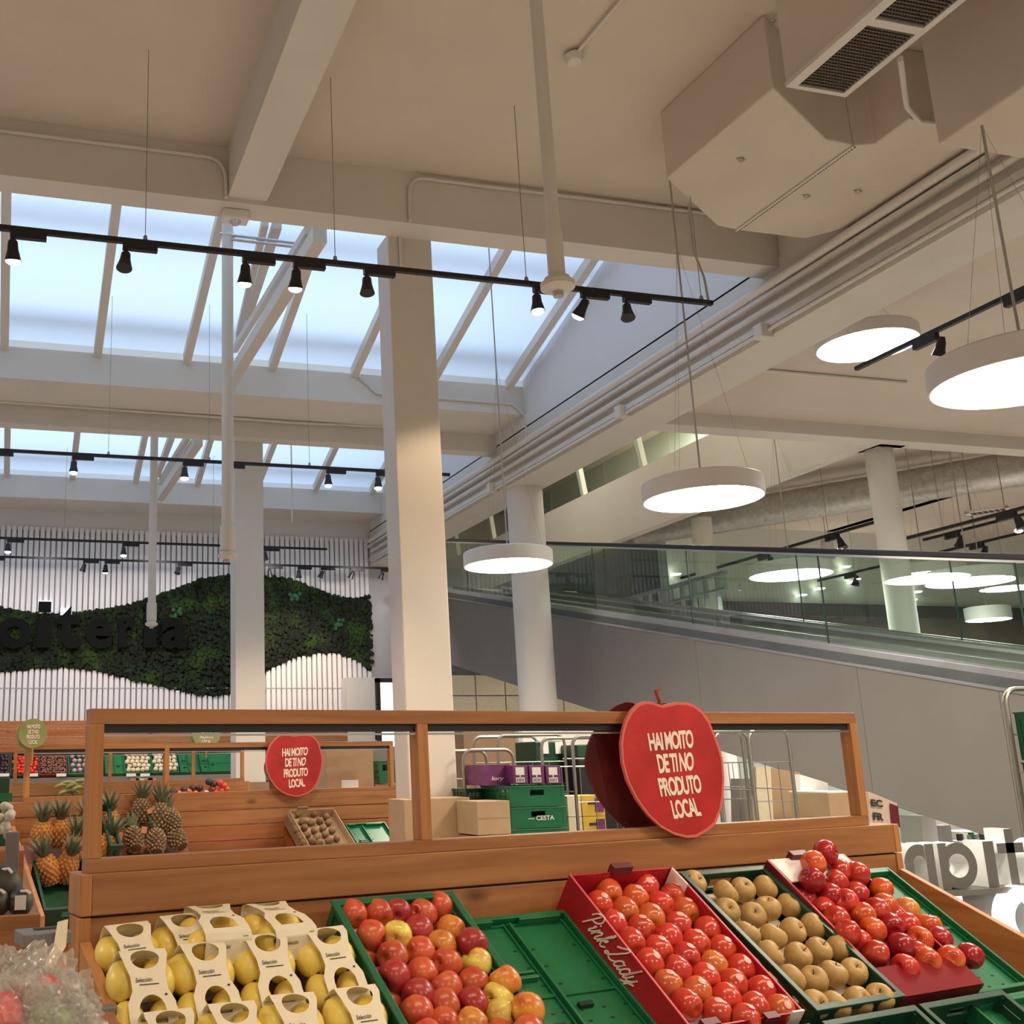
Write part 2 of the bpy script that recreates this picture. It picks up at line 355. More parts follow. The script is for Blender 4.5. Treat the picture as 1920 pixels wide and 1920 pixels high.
# columns
def column(name, parts, label):
    e = None
c = G().box(2.925, 3.325, 8.0, 8.30, 0, 6.05); o = struct('column', c, M['paint'], bevel=.01); tag(o, 'square cream column in front, beside the cardboard boxes', kind='structure')
c = G().box(2.80, 3.20, 14.15, 14.5, 0, 6.05); o = struct('column', c, M['paint'], bevel=.01); tag(o, 'square white column before the moss wall', kind='structure')
c = G().lathe([(.262,0),(.258,5.43)], 32, (6.97,13.75,0)); o = struct('column', c, M['paint'], smooth=True); tag(o, 'round grey-white column under the long beam', kind='structure')
c = G().lathe([(.17,0),(.17,5.43)], 24, (10.65,11.0,0)); c.box(10.45, 10.85, 10.75, 11.15, 5.43, 6.12); o = struct('column', c, M['paint'], smooth=True); tag(o, 'round white column behind the glass, meeting the cross beam', kind='structure')
c = G().lathe([(.165,0),(.165,5.43)], 24, (10.76,15.0,0)); o = struct('column', c, M['paint'], smooth=True); tag(o, 'farther white column behind the glass', kind='structure')
# bare concrete blocks and window seen under the travelator
wl = struct('wall_storeroom', G().box(6.0, 12, 19.6, 19.9, 0, 3.2), M['paint'])
for i in range(6):
    for j in range(8):
        x = 7.35+i*.62; z = .05+j*.4
        G().box(x+.012, x+.608, 19.52, 19.61, z+.012, z+.388).build('block', M['cream'], wl)
wn = empty('window_3', T(6.9,19.5,2.0)); wn['kind'] = 'structure'
G().box(6.55, 7.3, 19.48, 19.56, 1.7, 1.78).box(6.55, 7.3, 19.48, 19.56, 3.1, 3.18).box(7.2, 7.3, 19.48, 19.56, 1.7, 3.18).box(6.55, 6.63, 19.48, 19.56, 1.7, 3.18).box(6.55, 7.3, 19.48, 19.56, 2.4, 2.45).build('window_frame', M['black'], wn)
G().box(6.6, 7.25, 19.53, 19.55, 1.75, 3.12).build('pane', M['litwhite'], wn)  # glow put into the pane's material, solid wall behind it

# wall of slats with the moss wave
YS = 19.95
ws = struct('wall_slatted', G().box(-8, 7.3, 20.02, 20.2, 0, 6.0), M['slatback'])
UP = [(-60,1128),(0,1141),(79,1153),(150,1151),(245,1135),(297,1117),(376,1087),(431,1079),(495,1080),(542,1087),(594,1107),(641,1123),(669,1123),(694,1117)]
LO = [(-60,1275),(0,1257.6),(59,1250),(119,1248),(178,1254),(237,1269),(297,1283),(356,1297),(396,1302),(431,1299),(495,1257.6),(546,1232),(594,1222),(633,1221),(673,1238),(693,1254)]
UPW = [at(*q, y=YS) for q in UP]; LOW = [at(*q, y=YS) for q in LO]
def interp(P, x):
    if x <= P[0].x: return P[0].z
    for a, b in zip(P, P[1:]):
        if a.x <= x <= b.x: return a.z+(b.z-a.z)*(x-a.x)/(b.x-a.x)
    return P[-1].z
XE = UPW[-1].x
SL_TOP, SL_BOT = 5.96, 2.0
x = -1.35
while x < 6.62:
    for za, zb in (((interp(UPW, x)+.02), SL_TOP), (SL_BOT, interp(LOW, x)-.03)) if x < XE else ((SL_BOT, SL_TOP),):
        G().box(x-.035, x+.035, 19.965, 20.02, za, zb).build('slat', M['slat'], ws)
    x += .1005
struct('trim_13', G().box(-1.4, 6.6, 19.955, 19.966, 3.02, 3.035), M['slatback'])
# moss: backing plus tufts
mo = empty('moss_wave', T(2.5, 19.9, 3.4), 'wave-shaped dark green moss panel across the white slatted wall', 'moss panel')
xs = [-.6+i*.05 for i in range(int((XE+.6)/.05)+1)]
pts = [(x, interp(UPW, x)+.03) for x in xs]+[(x, interp(LOW, x)-.06) for x in xs[::-1]]
G().prism(pts, 19.97, 20.015, 'y').build('backing', M['moss'], mo)
g = G()
for i in range(6500):
    x = random.uniform(-.6, XE); z = random.uniform(interp(LOW, x)-.02, interp(UPW, x)+.01); r = random.uniform(.025, .055)
    g.ball((x, 19.96-random.uniform(0,.045), z), r, 5, 3, (1, .8, 1))
tag(g.build('moss_tufts', M['moss'], mo), kind='stuff')
for (px, py, r) in ((553,1117,.10),(637,1173,.12),(330,1150,.09)):
    p = at(px, py, y=19.86); gg = G()
    for a in range(9):
        gg.ball(p+Vector((random.uniform(-r,r), 0, random.uniform(-r,r))), .045, 6, 4)
    gg.build('bright_tuft', mat('bright_moss', (.02,.10,.035), .8), mo, smooth=True)
# charcoal letters on the moss
sg = empty('mounted_letters', at(170, 1215, y=19.8), 'big charcoal lowercase lettering mounted over the moss wave', 'sign')
LET = [('f',(-105,-50),1132,1214),('r',(-45,-12),1159,1214),('o',(-8,60),1158,1216),('\u0131',(68,96),1158,1214),('t',(106,152),1136,1216),('e',(160,212),1158,1216),('r',(222,256),1158,1214),('i',(268,296),1128,1214),('a',(302,352),1158,1216)]
for ch, (xa, xb), ya_, yb_ in LET:
    vs, fs = text_mesh(ch, .035, 0, .5)
    x0 = min(v.x for v in vs); x1 = max(v.x for v in vs); y0 = min(v.y for v in vs); y1 = max(v.y for v in vs)
    A = at(xa, yb_, y=19.78); B = at(xb, ya_, y=19.78)
    if ch != 'f' and ch != 'r' or xa > 0 or True:
        G().add([(A.x+(B.x-A.x)*(v.x-x0)/(x1-x0), 19.78+.08*(.5-v.z)/1.0, A.z+(B.z-A.z)*(v.y-y0)/(y1-y0)) for v in vs], [f[::-1] for f in fs]).build('letter', M['darkletter'], sg)
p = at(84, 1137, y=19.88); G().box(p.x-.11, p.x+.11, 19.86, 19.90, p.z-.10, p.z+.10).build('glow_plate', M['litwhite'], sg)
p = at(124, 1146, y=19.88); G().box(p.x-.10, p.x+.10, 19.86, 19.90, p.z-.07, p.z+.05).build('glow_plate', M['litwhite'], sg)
p = at(84, 1138, y=19.8); G().box(p.x-.11, p.x+.11, 19.74, 19.86, p.z-.09, p.z+.09).build('letter', M['darkletter'], sg)

# ================================================================== CEILING SERVICES
def arc_pts(p0, c, p1, n=6):       # rounded corner p0 -> c -> p1
    p0, c, p1 = Vector(p0), Vector(c), Vector(p1)
    return [p0*(1-t)**2+c*2*t*(1-t)+p1*t*t for t in [i/n for i in range(n+1)]]
def conduit(pts, r, label, m='pipe', clips=0, yoff=0):
    o = G().tube(pts, r, 8).build('conduit_pipe', M[m], None, smooth=True); tag(o, label, 'pipe')
    return o
yf = 7.72
a = at(0,245,y=yf); b = at(385,293,y=yf); c = at(424,300,y=yf); d = at(427,372,y=yf)
conduit([(-4,yf,a.z+.0)]+[tuple(a)]+[tuple(b)]+[tuple(q) for q in arc_pts(b, (c.x, yf, b.z), (c.x, yf, b.z-.22))]+[(c.x, yf, 6.04)], .016, 'thin white conduit along the beam, bending down left of the cross beam')
a = at(772,475,y=yf); b = at(772,372,y=yf); c = at(800,335,y=yf); d = at(1300,397,y=yf)
conduit([(a.x,yf,6.03)]+[(a.x,yf,c.z-.18)]+[tuple(q) for q in arc_pts((a.x,yf,c.z-.18), (a.x,yf,c.z), (a.x+.16,yf,c.z))]+[tuple(c+Vector((.1,0,0)))]+[tuple(d)]+[(6.6,yf,d.z)], .016, 'thin white conduit above the cream column, running right under the duct')
tag(G().tube([(a.x,7.98,6.1),(a.x,7.98,5.75)], .014, 8).build('conduit_pipe', M['pipe']), 'short white conduit stub on the upper cream column', 'pipe')
ys_ = 12.98
pA = [at(672,640,y=ys_), at(672,705,y=ys_), at(705,737,y=ys_), at(960,757,y=ys_), at(985,780,y=ys_), at(988,825,y=ys_)]
conduit([tuple(pA[0]), tuple(pA[1]), tuple(pA[2]), tuple(pA[3]), tuple(pA[4]), tuple(pA[5])], .02, 'looping conduit on the kerb below the nearer skylight', 'pipe')
pB = [at(0,753,y=13.9), at(560,793,y=13.9), at(930,808,y=13.9), at(968,790,y=13.9), at(976,760,y=13.9)]
conduit([tuple(q) for q in pB], .02, 'pair-width conduit under the soffit between the two skylights', 'pipe')
for (x, r, z, lb) in ((XB0-.09, .045, 6.0, 'thick white pipe along the upper edge of the long beam'), (XB0-.06, .03, 5.66, 'medium white pipe halfway up the long beam'), (XB0-.05, .018, 5.47, 'thin white pipe along the lower edge of the long beam')):
    pz = G().tube([(x,-5,z if r != .045 else 5.86),(x,19.7,z if r != .045 else 5.86)], r, 10).build('service_pipe', M['pipe'], None, smooth=True); tag(pz, lb, 'pipe')
for (px, py) in ((1430,622),(1165,772),(922,915)):
    p = at(px, py, x=6.60); q = tag(G().box(6.54, 6.675, p.y-.06, p.y+.06, p.z-.07, p.z+.07).build('junction_box', M['pipe'], None, bevel=.01), 'white junction box on the long beam, '+{1430:'nearest, below the track end',1165:'middle one of three',922:'farthest, by the round column'}[px], 'junction box')
# ceiling sprinkler rose with its thin pipe
a = at(1076,105,z=6.47); b = at(1165,0,z=6.47); d_ = (b-a).normalized()
e = empty('ceiling_sensor', a, 'small white ceiling sensor at the end of a thin conduit', 'sensor')
G().lathe([(.05,-.05),(.065,-.02),(.07,.0),(.03,.03)], 16, a).build('sensor_body', M['pipe'], e, smooth=True)
G().tube([a, a+d_*3.4], .012, 8).build('conduit', M['pipe'], e, smooth=True)
# emergency detector under the cross beam
p = at(441,388,y=7.9); e = empty('smoke_detector', p, 'white detector box under the end of the cross beam', 'detector')
G().box(p.x-.11, p.x+.11, p.y-.07, p.y+.07, 5.94, 6.02).build('housing', M['white'], e, bevel=.015); G().lathe([(.03,5.91),(.05,5.94)], 12, (p.x,p.y,0)).build('sensor_eye', M['steel'], e, smooth=True)

# tie beams and drop pipes in the near skylight
def bar(g, a, b, w, h):
    a, b = Vector(a), Vector(b); d = (b-a).normalized(); s_ = d.cross(Vector((0,0,1))).normalized(); u = s_.cross(d)
    vs = [p+s_*i*w/2+u*j*h/2 for p in (a, b) for i, j in ((-1,-1),(1,-1),(1,1),(-1,1))]
    g.add(vs, [(0,1,2,3)[::-1],(4,5,6,7),(0,1,5,4),(1,2,6,5),(2,3,7,6),(3,0,4,7)])
def truss(P, lab, yb0, xx):
    e = empty('roof_truss', T(xx, yb0, 6.4), lab, 'truss')
    for (q0, q1, ax, v0, v1, w_) in P:
        a = at(*q0, y=v0); b = at(*q1, y=v1); g = G(); bar(g, a, b, w_, w_*1.1); g.build('strut', M['soffit'], e)
    return e
truss([((432,715),(600,440),'y',12.9,8.6,.13),((440,655),(578,432),'y',12.9,8.8,.07),((447,625),(497,418),'y',12.6,9.6,.07),((462,600),(520,420),'y',12.4,9.6,.09)], 'slanting white truss struts inside the nearer skylight', 13, 2.5)
truss([((300,932),(372,826),'y',18.9,14.7,.13),((300,905),(352,820),'y',18.9,14.9,.08),((295,890),(322,818),'y',18.6,15.4,.09)], 'slanting white truss struts inside the farther skylight', 19, 2.3)
e = empty('pipe_bracket', at(425,450,y=9.8), 'horizontal white double-rod bracket at the head of the middle drop pipe', 'bracket')
G().tube([at(412,438,y=9.8), at(600,462,y=9.4)], .016, 8).build('rod', M['steel'], e, smooth=True); G().tube([at(418,447,y=9.8), at(596,468,y=9.4)], .016, 8).build('rod', M['steel'], e, smooth=True)
p = at(428,444,y=9.8); G().lathe([(.05,-.05),(.07,0),(.05,.05)], 12, p).build('collar', M['pipe'], e, smooth=True)
def drop_pipe(px, py, y, ztop, r, fl, lab):
    p = at(px, py, y=y); e = empty('drop_pipe', p, lab, 'pipe')
    G().lathe([(r,.05),(r,ztop-p.z)], 20, p).build('pipe', M['pipe'], e, smooth=True)
    G().lathe([(r*1.25,.30),(r*1.25,.06)], 20, p).build('sleeve', M['pipe'], e, smooth=True)
    G().lathe([(fl*.55,-.02),(fl,.0),(fl,.025),(fl*.75,.035),(fl*.75,.05),(r*1.1,.06)], 28, p).build('flange', M['pipe'], e, smooth=True)
    G().lathe([(fl*.30,-.045),(fl*.34,-.02)], 16, p).build('sprinkler_head', M['galv'], e, smooth=True)
    return e
drop_pipe(1046, 540, 4.3, 6.5, .033, .082, 'nearest cream drop pipe with a round flange, hanging in front of the first light track')
drop_pipe(427, 1045, 9.8, 7.66, .058, .09, 'middle white drop pipe from the skylight, ending by the moss wall')
drop_pipe(284, 1172, 14.6, 8.14, .055, .085, 'farthest white drop pipe, ending over the moss lettering')
drop_pipe(548, 978, 16.3, 7.6, .012, .015, 'hair-thin rod hanging right of the white column')

# ------------------------------------------------------------------ duct
DZ = 5.93
def z_(px, py, z=DZ): return at(px, py, z=z)
e = empty('air_duct', z_(1450,300)+Vector((0,0,0)), 'large painted ceiling duct with a chamfered edge, upper right', 'duct')
A, B, Cc, Dd, E_, F_, Gg = z_(1250,335), z_(1450,165), z_(1550,262), z_(1600,272), z_(1345,424), z_(1380,431), z_(1510,447)
pts = [A, E_, F_, Dd, Cc, B]
G().prism([(p.x,p.y) for p in pts][::-1], DZ, ZC, 'z').build('duct_body', M['ceil'], e, bevel=.012)
K, L2 = z_(1705,222), z_(1880,247)
pts = [F_, Gg, Vector((6.62, 6.8, 0)), Vector((6.62, L2.y, 0)), K, z_(1640,270), Dd]
G().prism([(p.x,p.y) for p in pts][::-1], DZ-.004, ZC, 'z').build('duct_branch', M['ceil'], e, bevel=.012)
# perforated strip with punched holes, drawn as a fine row of small recessed plates
g = G(); n = 46
for i in range(n):
    p = F_.lerp(Dd, (i+.5)/n); g.box(p.x-.006+.02, p.x+.006+.02, p.y-.008, p.y+.008, DZ-.012, DZ-.003)
g.build('perforation_row', M['grille'], e)
g = G(); bar(g, (F_.x,F_.y,DZ-.008), (Dd.x,Dd.y,DZ-.008), .018, .014); g.build('seam_strip', M['pipe'], e)
for (px, py) in ((1389,297),(1512,365),(1608,356)):
    p = z_(px, py); g = G().lathe([(.012,-.03),(.022,-.015),(.022,0)], 10, p).box(p.x-.035, p.x+.035, p.y-.006, p.y+.006, DZ-.014, DZ-.004); g.build('hanger_clip', M['galv'], e)
# hanger wire beside the duct
che = empty('hanging_chain', at(1370,113,z=6.47), 'slack grey chain along the ceiling edge of the duct', 'chain'); p0, p1 = at(1250,226,z=6.47), at(1490,0,z=6.47)
for i in range(30):
    a = p0.lerp(p1, i/30); b = p0.lerp(p1, (i+.8)/30); off = Vector((.02 if i % 2 else -.02, 0, 0)); G().tube([a+off*.5, a.lerp(b,.25)+off, a.lerp(b,.75)+off, b+off*.5], .006, 5).build('link', M['galv'], che, smooth=True)
# supply box with two grilles, lower than the duct
GZ = 5.55
e = empty('air_grille_box', at(1560,120,z=GZ), 'projecting duct outlet with two dark mesh grilles', 'air vent')
p0, p1, p2, p3 = at(1467,163,z=GZ), at(1580,181,z=GZ), at(1812,0,z=GZ), at(1672,0,z=GZ)
X0, X1 = (p0.x+p3.x)/2, (p1.x+p2.x)/2; Y1_ = (p0.y+p1.y)/2; Y0_ = Y1_-2.3
G().box(X0, X1, Y0_, Y1_, GZ+.03, ZC).build('outlet_body', M['ceil'], e)
L_g = .62
g = G(); g.box(X0-.012, X0+.055, Y0_, Y1_, GZ, GZ+.03).box(X1-.03, X1+.012, Y0_, Y1_, GZ, GZ+.03)
for k in range(4):
    y = Y1_-k*L_g; g.box(X0+.055, X1-.03, y-(.03 if k == 0 else .028), y+(0 if k == 0 else .028), GZ, GZ+.03)
g.build('grille_frame', M['pipe'], e)
for k in range(3):
    y1 = Y1_-k*L_g-.03; y0 = y1-L_g+.06
    gr = G().box(X0+.055, X1-.03, y0, y1, GZ+.022, GZ+.028).build('mesh_panel', M['black'], e)
    g = G(); nn = 22
    for i in range(nn): y = y0+(y1-y0)*(i+.5)/nn; g.box(X0+.055, X1-.03, y-.004, y+.004, GZ+.006, GZ+.014)
    for i in range(16): x = X0+.055+(X1-X0-.085)*(i+.5)/16; g.box(x-.003, x+.003, y0, y1, GZ+.012, GZ+.02)
    g.build('mesh_wires', M['grille'], e)
G().tube([at(1688,110,z=5.62), at(1700,200,z=5.86), at(1725,228,z=5.9), at(1880,247,z=5.9)], .018, 8).build('drain_pipe', M['pipe'], e, smooth=True)
tag(G().box(5.35, 6.2, 2.4, 4.72, 5.25, ZC).build('air_duct', M['ceil'], None, bevel=.015), 'second painted duct box at the top right corner', 'duct')

# ------------------------------------------------------------------ track lights
def spot_light(loc, target, W, col=(1,.74,.48), size=70, blend=.5):
    l = bpy.data.lights.new('spot_bulb', 'SPOT'); l.energy = W*(2.6 if loc[1] > 10 else 1); size = 120 if loc[1] > 10 and size == 70 else size; l.color = col; l.spot_size = R(size); l.spot_blend = blend; l.shadow_soft_size = .035
    o = bpy.data.objects.new('spot_bulb', l); C.objects.link(o); o.location = loc
    o.rotation_euler = (Vector(target)-Vector(loc)).to_track_quat('-Z','Y').to_euler(); return o
def spot_fixture(e, x, y, z, aim, state, W=SPOT_W, box=.20, side=1, s=1.0):
    """adapter box under the track, neck, and a bell-shaped head whose axis points along aim"""
    aim = Vector(aim).normalized(); h = G()
    G().box(x-.02, x+box, y-.02, y+.02, z-.062, z-.012).build('adapter', M['black'], e)
    top = Vector((x, y, z-.062)); piv = top+Vector((0,0,-.05))
    q = aim.to_track_quat('Z','Y').to_matrix().to_4x4(); Mx = T(*piv) @ q
    hd = G().lathe([(.020*s,-.035*s),(.032*s,-.02*s),(.036*s,.03*s),(.050*s,.085*s),(.054*s,.10*s)], 16, (0,0,0), Mx).build('lamp_head', M['black'], e, smooth=True)
    G().tube([top, piv-aim*.02], .010, 8).build('neck', M['black'], hd)
    lm = {'on': 'lens', 'dim': 'lenscool', 'off': 'lensoff'}[state]
    G().lathe([(.001,.098*s),(.049*s,.094*s)] if state == 'off' else [(.049*s,.095*s),(.044*s,.112*s),(.028*s,.124*s),(.001,.128*s)], 16, (0,0,0), Mx).build('lens', M[lm], hd, smooth=True)
    if state == 'on': spot_light(piv+aim*.16, piv+aim*3, W).parent = None
    if state == 'dim': spot_light(piv+aim*.16, piv+aim*3, W*.3).parent = None
def track(name_lab, p0, p1, z, heads, wires=()):
    x0, y0 = p0; x1, y1 = p1
    e = empty('track_light_rail', T((x0+x1)/2, (y0+y1)/2, z), name_lab, 'track light')
    if abs(x1-x0) > abs(y1-y0): G().box(x0, x1, y0-.018, y0+.018, z-.017, z+.017).build('rail', M['black'], e)
    else: G().box(x0-.018, x0+.018, y0, y1, z-.017, z+.017).build('rail', M['black'], e)
    for h in heads: spot_fixture(e, *h)
    for (x, y, zt) in wires: G().tube([(x,y,z+.017),(x,y,zt)], .003, 6).build('suspension_wire', M['wire'], e); G().lathe([(.018,0),(.012,.035)], 10, (x,y,z+.017)).build('wire_clamp', M['wire'], e)
    return e
def fx(px, py, y, z): return at(px, py, y=y).x
YT = 6.66; zt = at(500, 480, y=YT).z
H = []
for px, st, aim in ((22,'on',(.05,.30,-1)),(235,'off',(-.1,-.25,-1)),(460,'on',(.0,.30,-1)),(555,'on',(0,.30,-1)),(687,'off',(-.05,-.15,-1)),(1002,'dim',(0,-.05,-1)),(1090,'on',(-.35,.75,-1)),(1168,'off',(-.15,-.3,-1))):
    x = at(px, 500, y=YT).x; H.append((x, YT, zt, aim, st, 150 if px < 600 else 90, .21))
xe = at(1335, 568, y=YT).x
e = track('nearest black light track with eight spots, under the ceiling', (-2.2, YT), (xe, YT), zt, H, [(at(px,470,y=YT).x, YT, ZC) for px in (272,628,983,1305)])
G().tube([at(1291,382,y=YT), at(1300,470,y=YT), at(1320,520,y=YT), at(1328,562,y=YT)], .009, 8).build('feed_cable', M['cable'], e, smooth=True)
YT2 = 11.9; zt2 = at(400, 866, y=YT2).z
H = [(at(px, 880, y=YT2).x, YT2, zt2, aim, st, 60, .22) for px, st, aim in ((-15,'off',(0,-.2,-1)),(138,'dim',(0,0,-1)),(346,'on',(0,0,-1)),(424,'off',(0,-.2,-1)),(615,'dim',(0,0,-1)),(708,'on',(0,0,-1)))]
track('second black light track, crossing before the farther skylight', (-2, YT2), (at(843,890,y=YT2).x, YT2), zt2, H, [(at(px,860,y=YT2).x, YT2, 7.0) for px in (203,392,580)])
YT3 = 16.9; zt3 = at(300, 1019, y=YT3).z
H = [(at(px, 1020, y=YT3).x, YT3, zt3, aim, st, 60, .24) for px, st, aim in ((15,'on',(0,0,-1)),(232,'on',(0,0,-1)),(497,'off',(0,-.2,-1)))]
track('third black light track, the upper one before the slatted wall', (-2, YT3), (at(613,1030,y=YT3).x, YT3), zt3, H, [(at(px,1015,y=YT3).x, YT3, 6.6) for px in (120,400)])
YT4 = 18.3; zt4 = at(300, 1053, y=YT4).z
H = [(at(px, 1060, y=YT4).x, YT4, zt4, aim, st, 50, .24) for px, st, aim in ((-20,'off',(0,.2,-1)),(158,'off',(-.3,.3,-1)),(198,'dim',(0,.35,-1)),(335,'off',(-.3,-.3,-1)),(505,'off',(.2,.3,-1)),(560,'off',(0,0,-1)),(604,'off',(-.4,.3,-1)),(660,'off',(-.4,.3,-1)),(716,'off',(-.3,.3,-1)))]
track('fourth black light track, the lower one before the slatted wall', (-2, YT4), (at(732,1066,y=YT4).x, YT4), zt4, H, [])
# headless spots before that track: one on the moss, added ones brightening the slats
spot_light((4.3, 17.9, zt4-.1), (5.0, 19.9, 3.5), 90, size=50)
for x in (-1.5, .4, 2.3, 4.2, 5.9): spot_light((x, 17.4, zt4-.1), (x, 19.9, 2.6), 34, col=(1,.86,.79), size=115)
# rail above the shopper, behind the view: lights the near display
H = [(x, 1.5, 4.6, aim, 'on', 74, .21) for x, aim in ((.2,(.05,.22,-1)),(1.2,(.1,.22,-1)),(2.2,(.1,.25,-1)),(3.2,(.1,.3,-1)),(4.2,(-.1,.35,-1)))]
track('black light track overhead, in front of the near produce display', (-1, 1.5), (4.8, 1.5), 4.6, H, [(0,1.5,ZC),(3,1.5,ZC)])
H = [(x, 5.6, 4.9, aim, 'on', 70, .21) for x, aim in ((.3,(0,.65,-1)),(1.3,(0,.65,-1)),(2.3,(0,.65,-1)))]
for h in H: pass
# tracks of the right-hand hall
H = [(7.3, 6.95, 5.04, (.1,-.2,-1), 'off', 60, .2),(7.3, 6.0, 5.04, (.2,-.2,-1), 'off', 60, .2)]
e = empty('track_light_rail', T(7.3, 5.5, 5.04), 'black light track at upper right, between two glowing discs', 'track light')
G().box(7.28, 7.32, 2.5, 7.66, 5.02, 5.056).build('rail', M['black'], e)
for y in (6.75, 5.85):
    G().box(7.275, 7.325, y, y+.24, 4.955, 5.02).build('adapter', M['black'], e)
    hd = G().lathe([(.02,-.05),(.036,0),(.04,.05),(.055,.11)], 16, (0,0,0), T(7.3,y-.03,4.92) @ Rx(R(205))).build('lamp_head', M['black'], e, smooth=True)
for i, (xa, y0, y1, zz, hs, lab) in enumerate(((14.4, 5, 14.2, 5.04, (11.9,13.5), 'upper black track with a lit spot, over the travelator at right'), (15.4, 9, 17.9, 5.0, (12.2,14.0,15.6,16.9), 'long grey-black track seen partly through the travelator glass'), (11.8, 7, 12.3, 4.5, (10.2,), 'short black track seen through the glass at far right'), (12.0, 12.6, 17.5, 4.9, (13.4,15,16.6), 'black track behind the glass, left of the round column'))):
    e = empty('track_light_rail', T(xa, (y0+y1)/2, zz), lab, 'track light')
    G().box(xa-.025, xa+.025, y0, y1, zz-.02, zz+.02).build('rail', M['black'], e)
    G().tube([(xa,y0+1,zz),(xa,y0+1,ZR)], .004, 6).build('suspension_wire', M['wire'], e); G().tube([(xa,y1-1,zz),(xa,y1-1,ZR)], .004, 6).build('suspension_wire', M['wire'], e)
    for j, y in enumerate(hs):
        G().box(xa-.03, xa+.03, y, y+.26, zz-.09, zz-.02).build('adapter', M['black'], e)
        hd = G().lathe([(.03,-.06),(.045,0),(.05,.05),(.075,.13)], 14, (0,0,0), T(xa,y-.02,zz-.13) @ Rx(R(180+ (25 if j % 2 else -20)))).build('lamp_head', M['black'], e, smooth=True)
        if j % 2 == 0: G().ball((xa,y-.02-.02*(1 if j % 2 else -1),zz-.26), .05, 10, 6, (1,1,.6)).build('lens', M['lenscool'], hd, smooth=True)
# small recessed downlights glimpsed through the glass
for k, (px, py) in enumerate(((1267,1078),(1503,1183 if False else 1117),(1537,1105),(1600,1092),(1695,1085),(1719,1111),(1710,1070 if False else 1126),(1585,1064))):
    p = at(px, py, y=18.05); tag(G().lathe([(.11,.02),(.09,0),(.001,-.01)], 14, p).box(p.x-.02,p.x+.02,p.y,18.2,p.z+.0,p.z+.02).build('downlight', M['lenscool'], None, smooth=True), 'tiny round downlight glowing behind the travelator glass', 'downlight', 'downlights behind the travelator glass')

# ------------------------------------------------------------------ pendants
def pendant(c, dia, ztop, lab, vis=True, h=.15):
    r = dia/2; e = empty('pendant_lamp', Vector(c), lab, 'lamp'); c = Vector(c)
    G().lathe([(r,.0),(r,h-.01),(r-.01,h),(.001,h)], 56, c, cap=False).build('drum_housing', M['lampw'], e, smooth=True)
    G().lathe([(r,.0),(r-.012,.0),(r-.012,.006)], 56, c, cap=False).build('rim', M['lampw'], e, smooth=True)
    G().lathe([(r-.012,.004),(.001,.004)], 56, c, cap=False).build('diffuser', M['diffn' if c.x > 7 else 'diff'], e)
    G().tube([c+Vector((0,0,h)), c+Vector((0,0,ztop-c.z))], .008, 8).build('power_cable', M['cable'], e, smooth=True)
    for k in range(3):
        a = PI/2+k*2*PI/3; G().tube([c+Vector((r*.8*math.cos(a), r*.8*math.sin(a), h)), c+Vector((0,0,min(ztop-c.z, 2.2)))], .0012, 5).build('suspension_wire', M['wire'], e)
    return e
pendant((4.94,10.22,3.6), .93, 7.64, 'round glowing drum pendant before the round column, smallest of the three in line')
pendant((5.22,7.22,3.6), .93, ZC, 'round glowing drum pendant in the middle, right of the cream column')
pendant((5.36,4.42,3.6), .98, 5.2, 'largest glowing drum pendant, at the right edge')
pendant((7.92,8.13,5.5), .93, ZR, 'glowing disc close under the hall ceiling, upper right', h=.13)
pendant((10.15,12.3,4.0), 1.08, ZR, 'glowing disc seen through the travelator glass, left of the right column')
pendant((11.9,11.1,3.75), 1.05, ZR, 'glowing disc behind the glass at right, the brighter of two overlapping')
pendant((12.7,12.6,4.1), 1.1, ZR, 'glowing disc behind the glass at right, the paler one behind')
pendant((14.55,13.35,3.6), .64, ZR, 'small white drum pendant low behind the glass, far right', h=.2)
for y, lb in ((1.4,'beside'),(-1.6,'behind')): pendant((5.3,y,3.6), .93, ZC, 'added unseen drum pendant continuing the right row, %s the viewer' % lb, h=.15)  # unseen pendants added for light from beside and behind the camera
for x, y, lb in ((-3.4,10,'farthest of the left row'),(-3.4,4,'middle of the left row'),(-3.4,-1.5,'last of the left row'),(1.2,-2.5,'behind the viewer')): pendant((x,y,3.6), .93, ZC, 'added unseen drum pendant for fill light, '+lb)  # made-up left and rear pendants, out of view, as fill
for x, y, lb in ((14,4,'right'),(18,8,'far right'),(18,16,'far back'),(10,3.6,'near'),(10.4,7.4,'middle'),(22,12,'farthest right')): pendant((x,y,4.6 if y < 19 else 5.4), .93, ZR, 'added drum pendant brightening the %s part of the hall' % lb, h=.15)  # pendants added to brighten the hall

# small white pendant bell
p = at(1550, 1020, y=15); e = empty('bell_pendant', p, 'little white bell-shaped pendant above the handrail', 'lamp')
G().lathe([(.11,-.25),(.10,.02),(.05,.13),(.02,.16)], 20, p, cap=False).build('shade', M['lampw'], e, smooth=True); G().tube([p+Vector((0,0,.16)), (p.x,p.y,ZR)], .006, 6).build('cord', M['cable'], e)

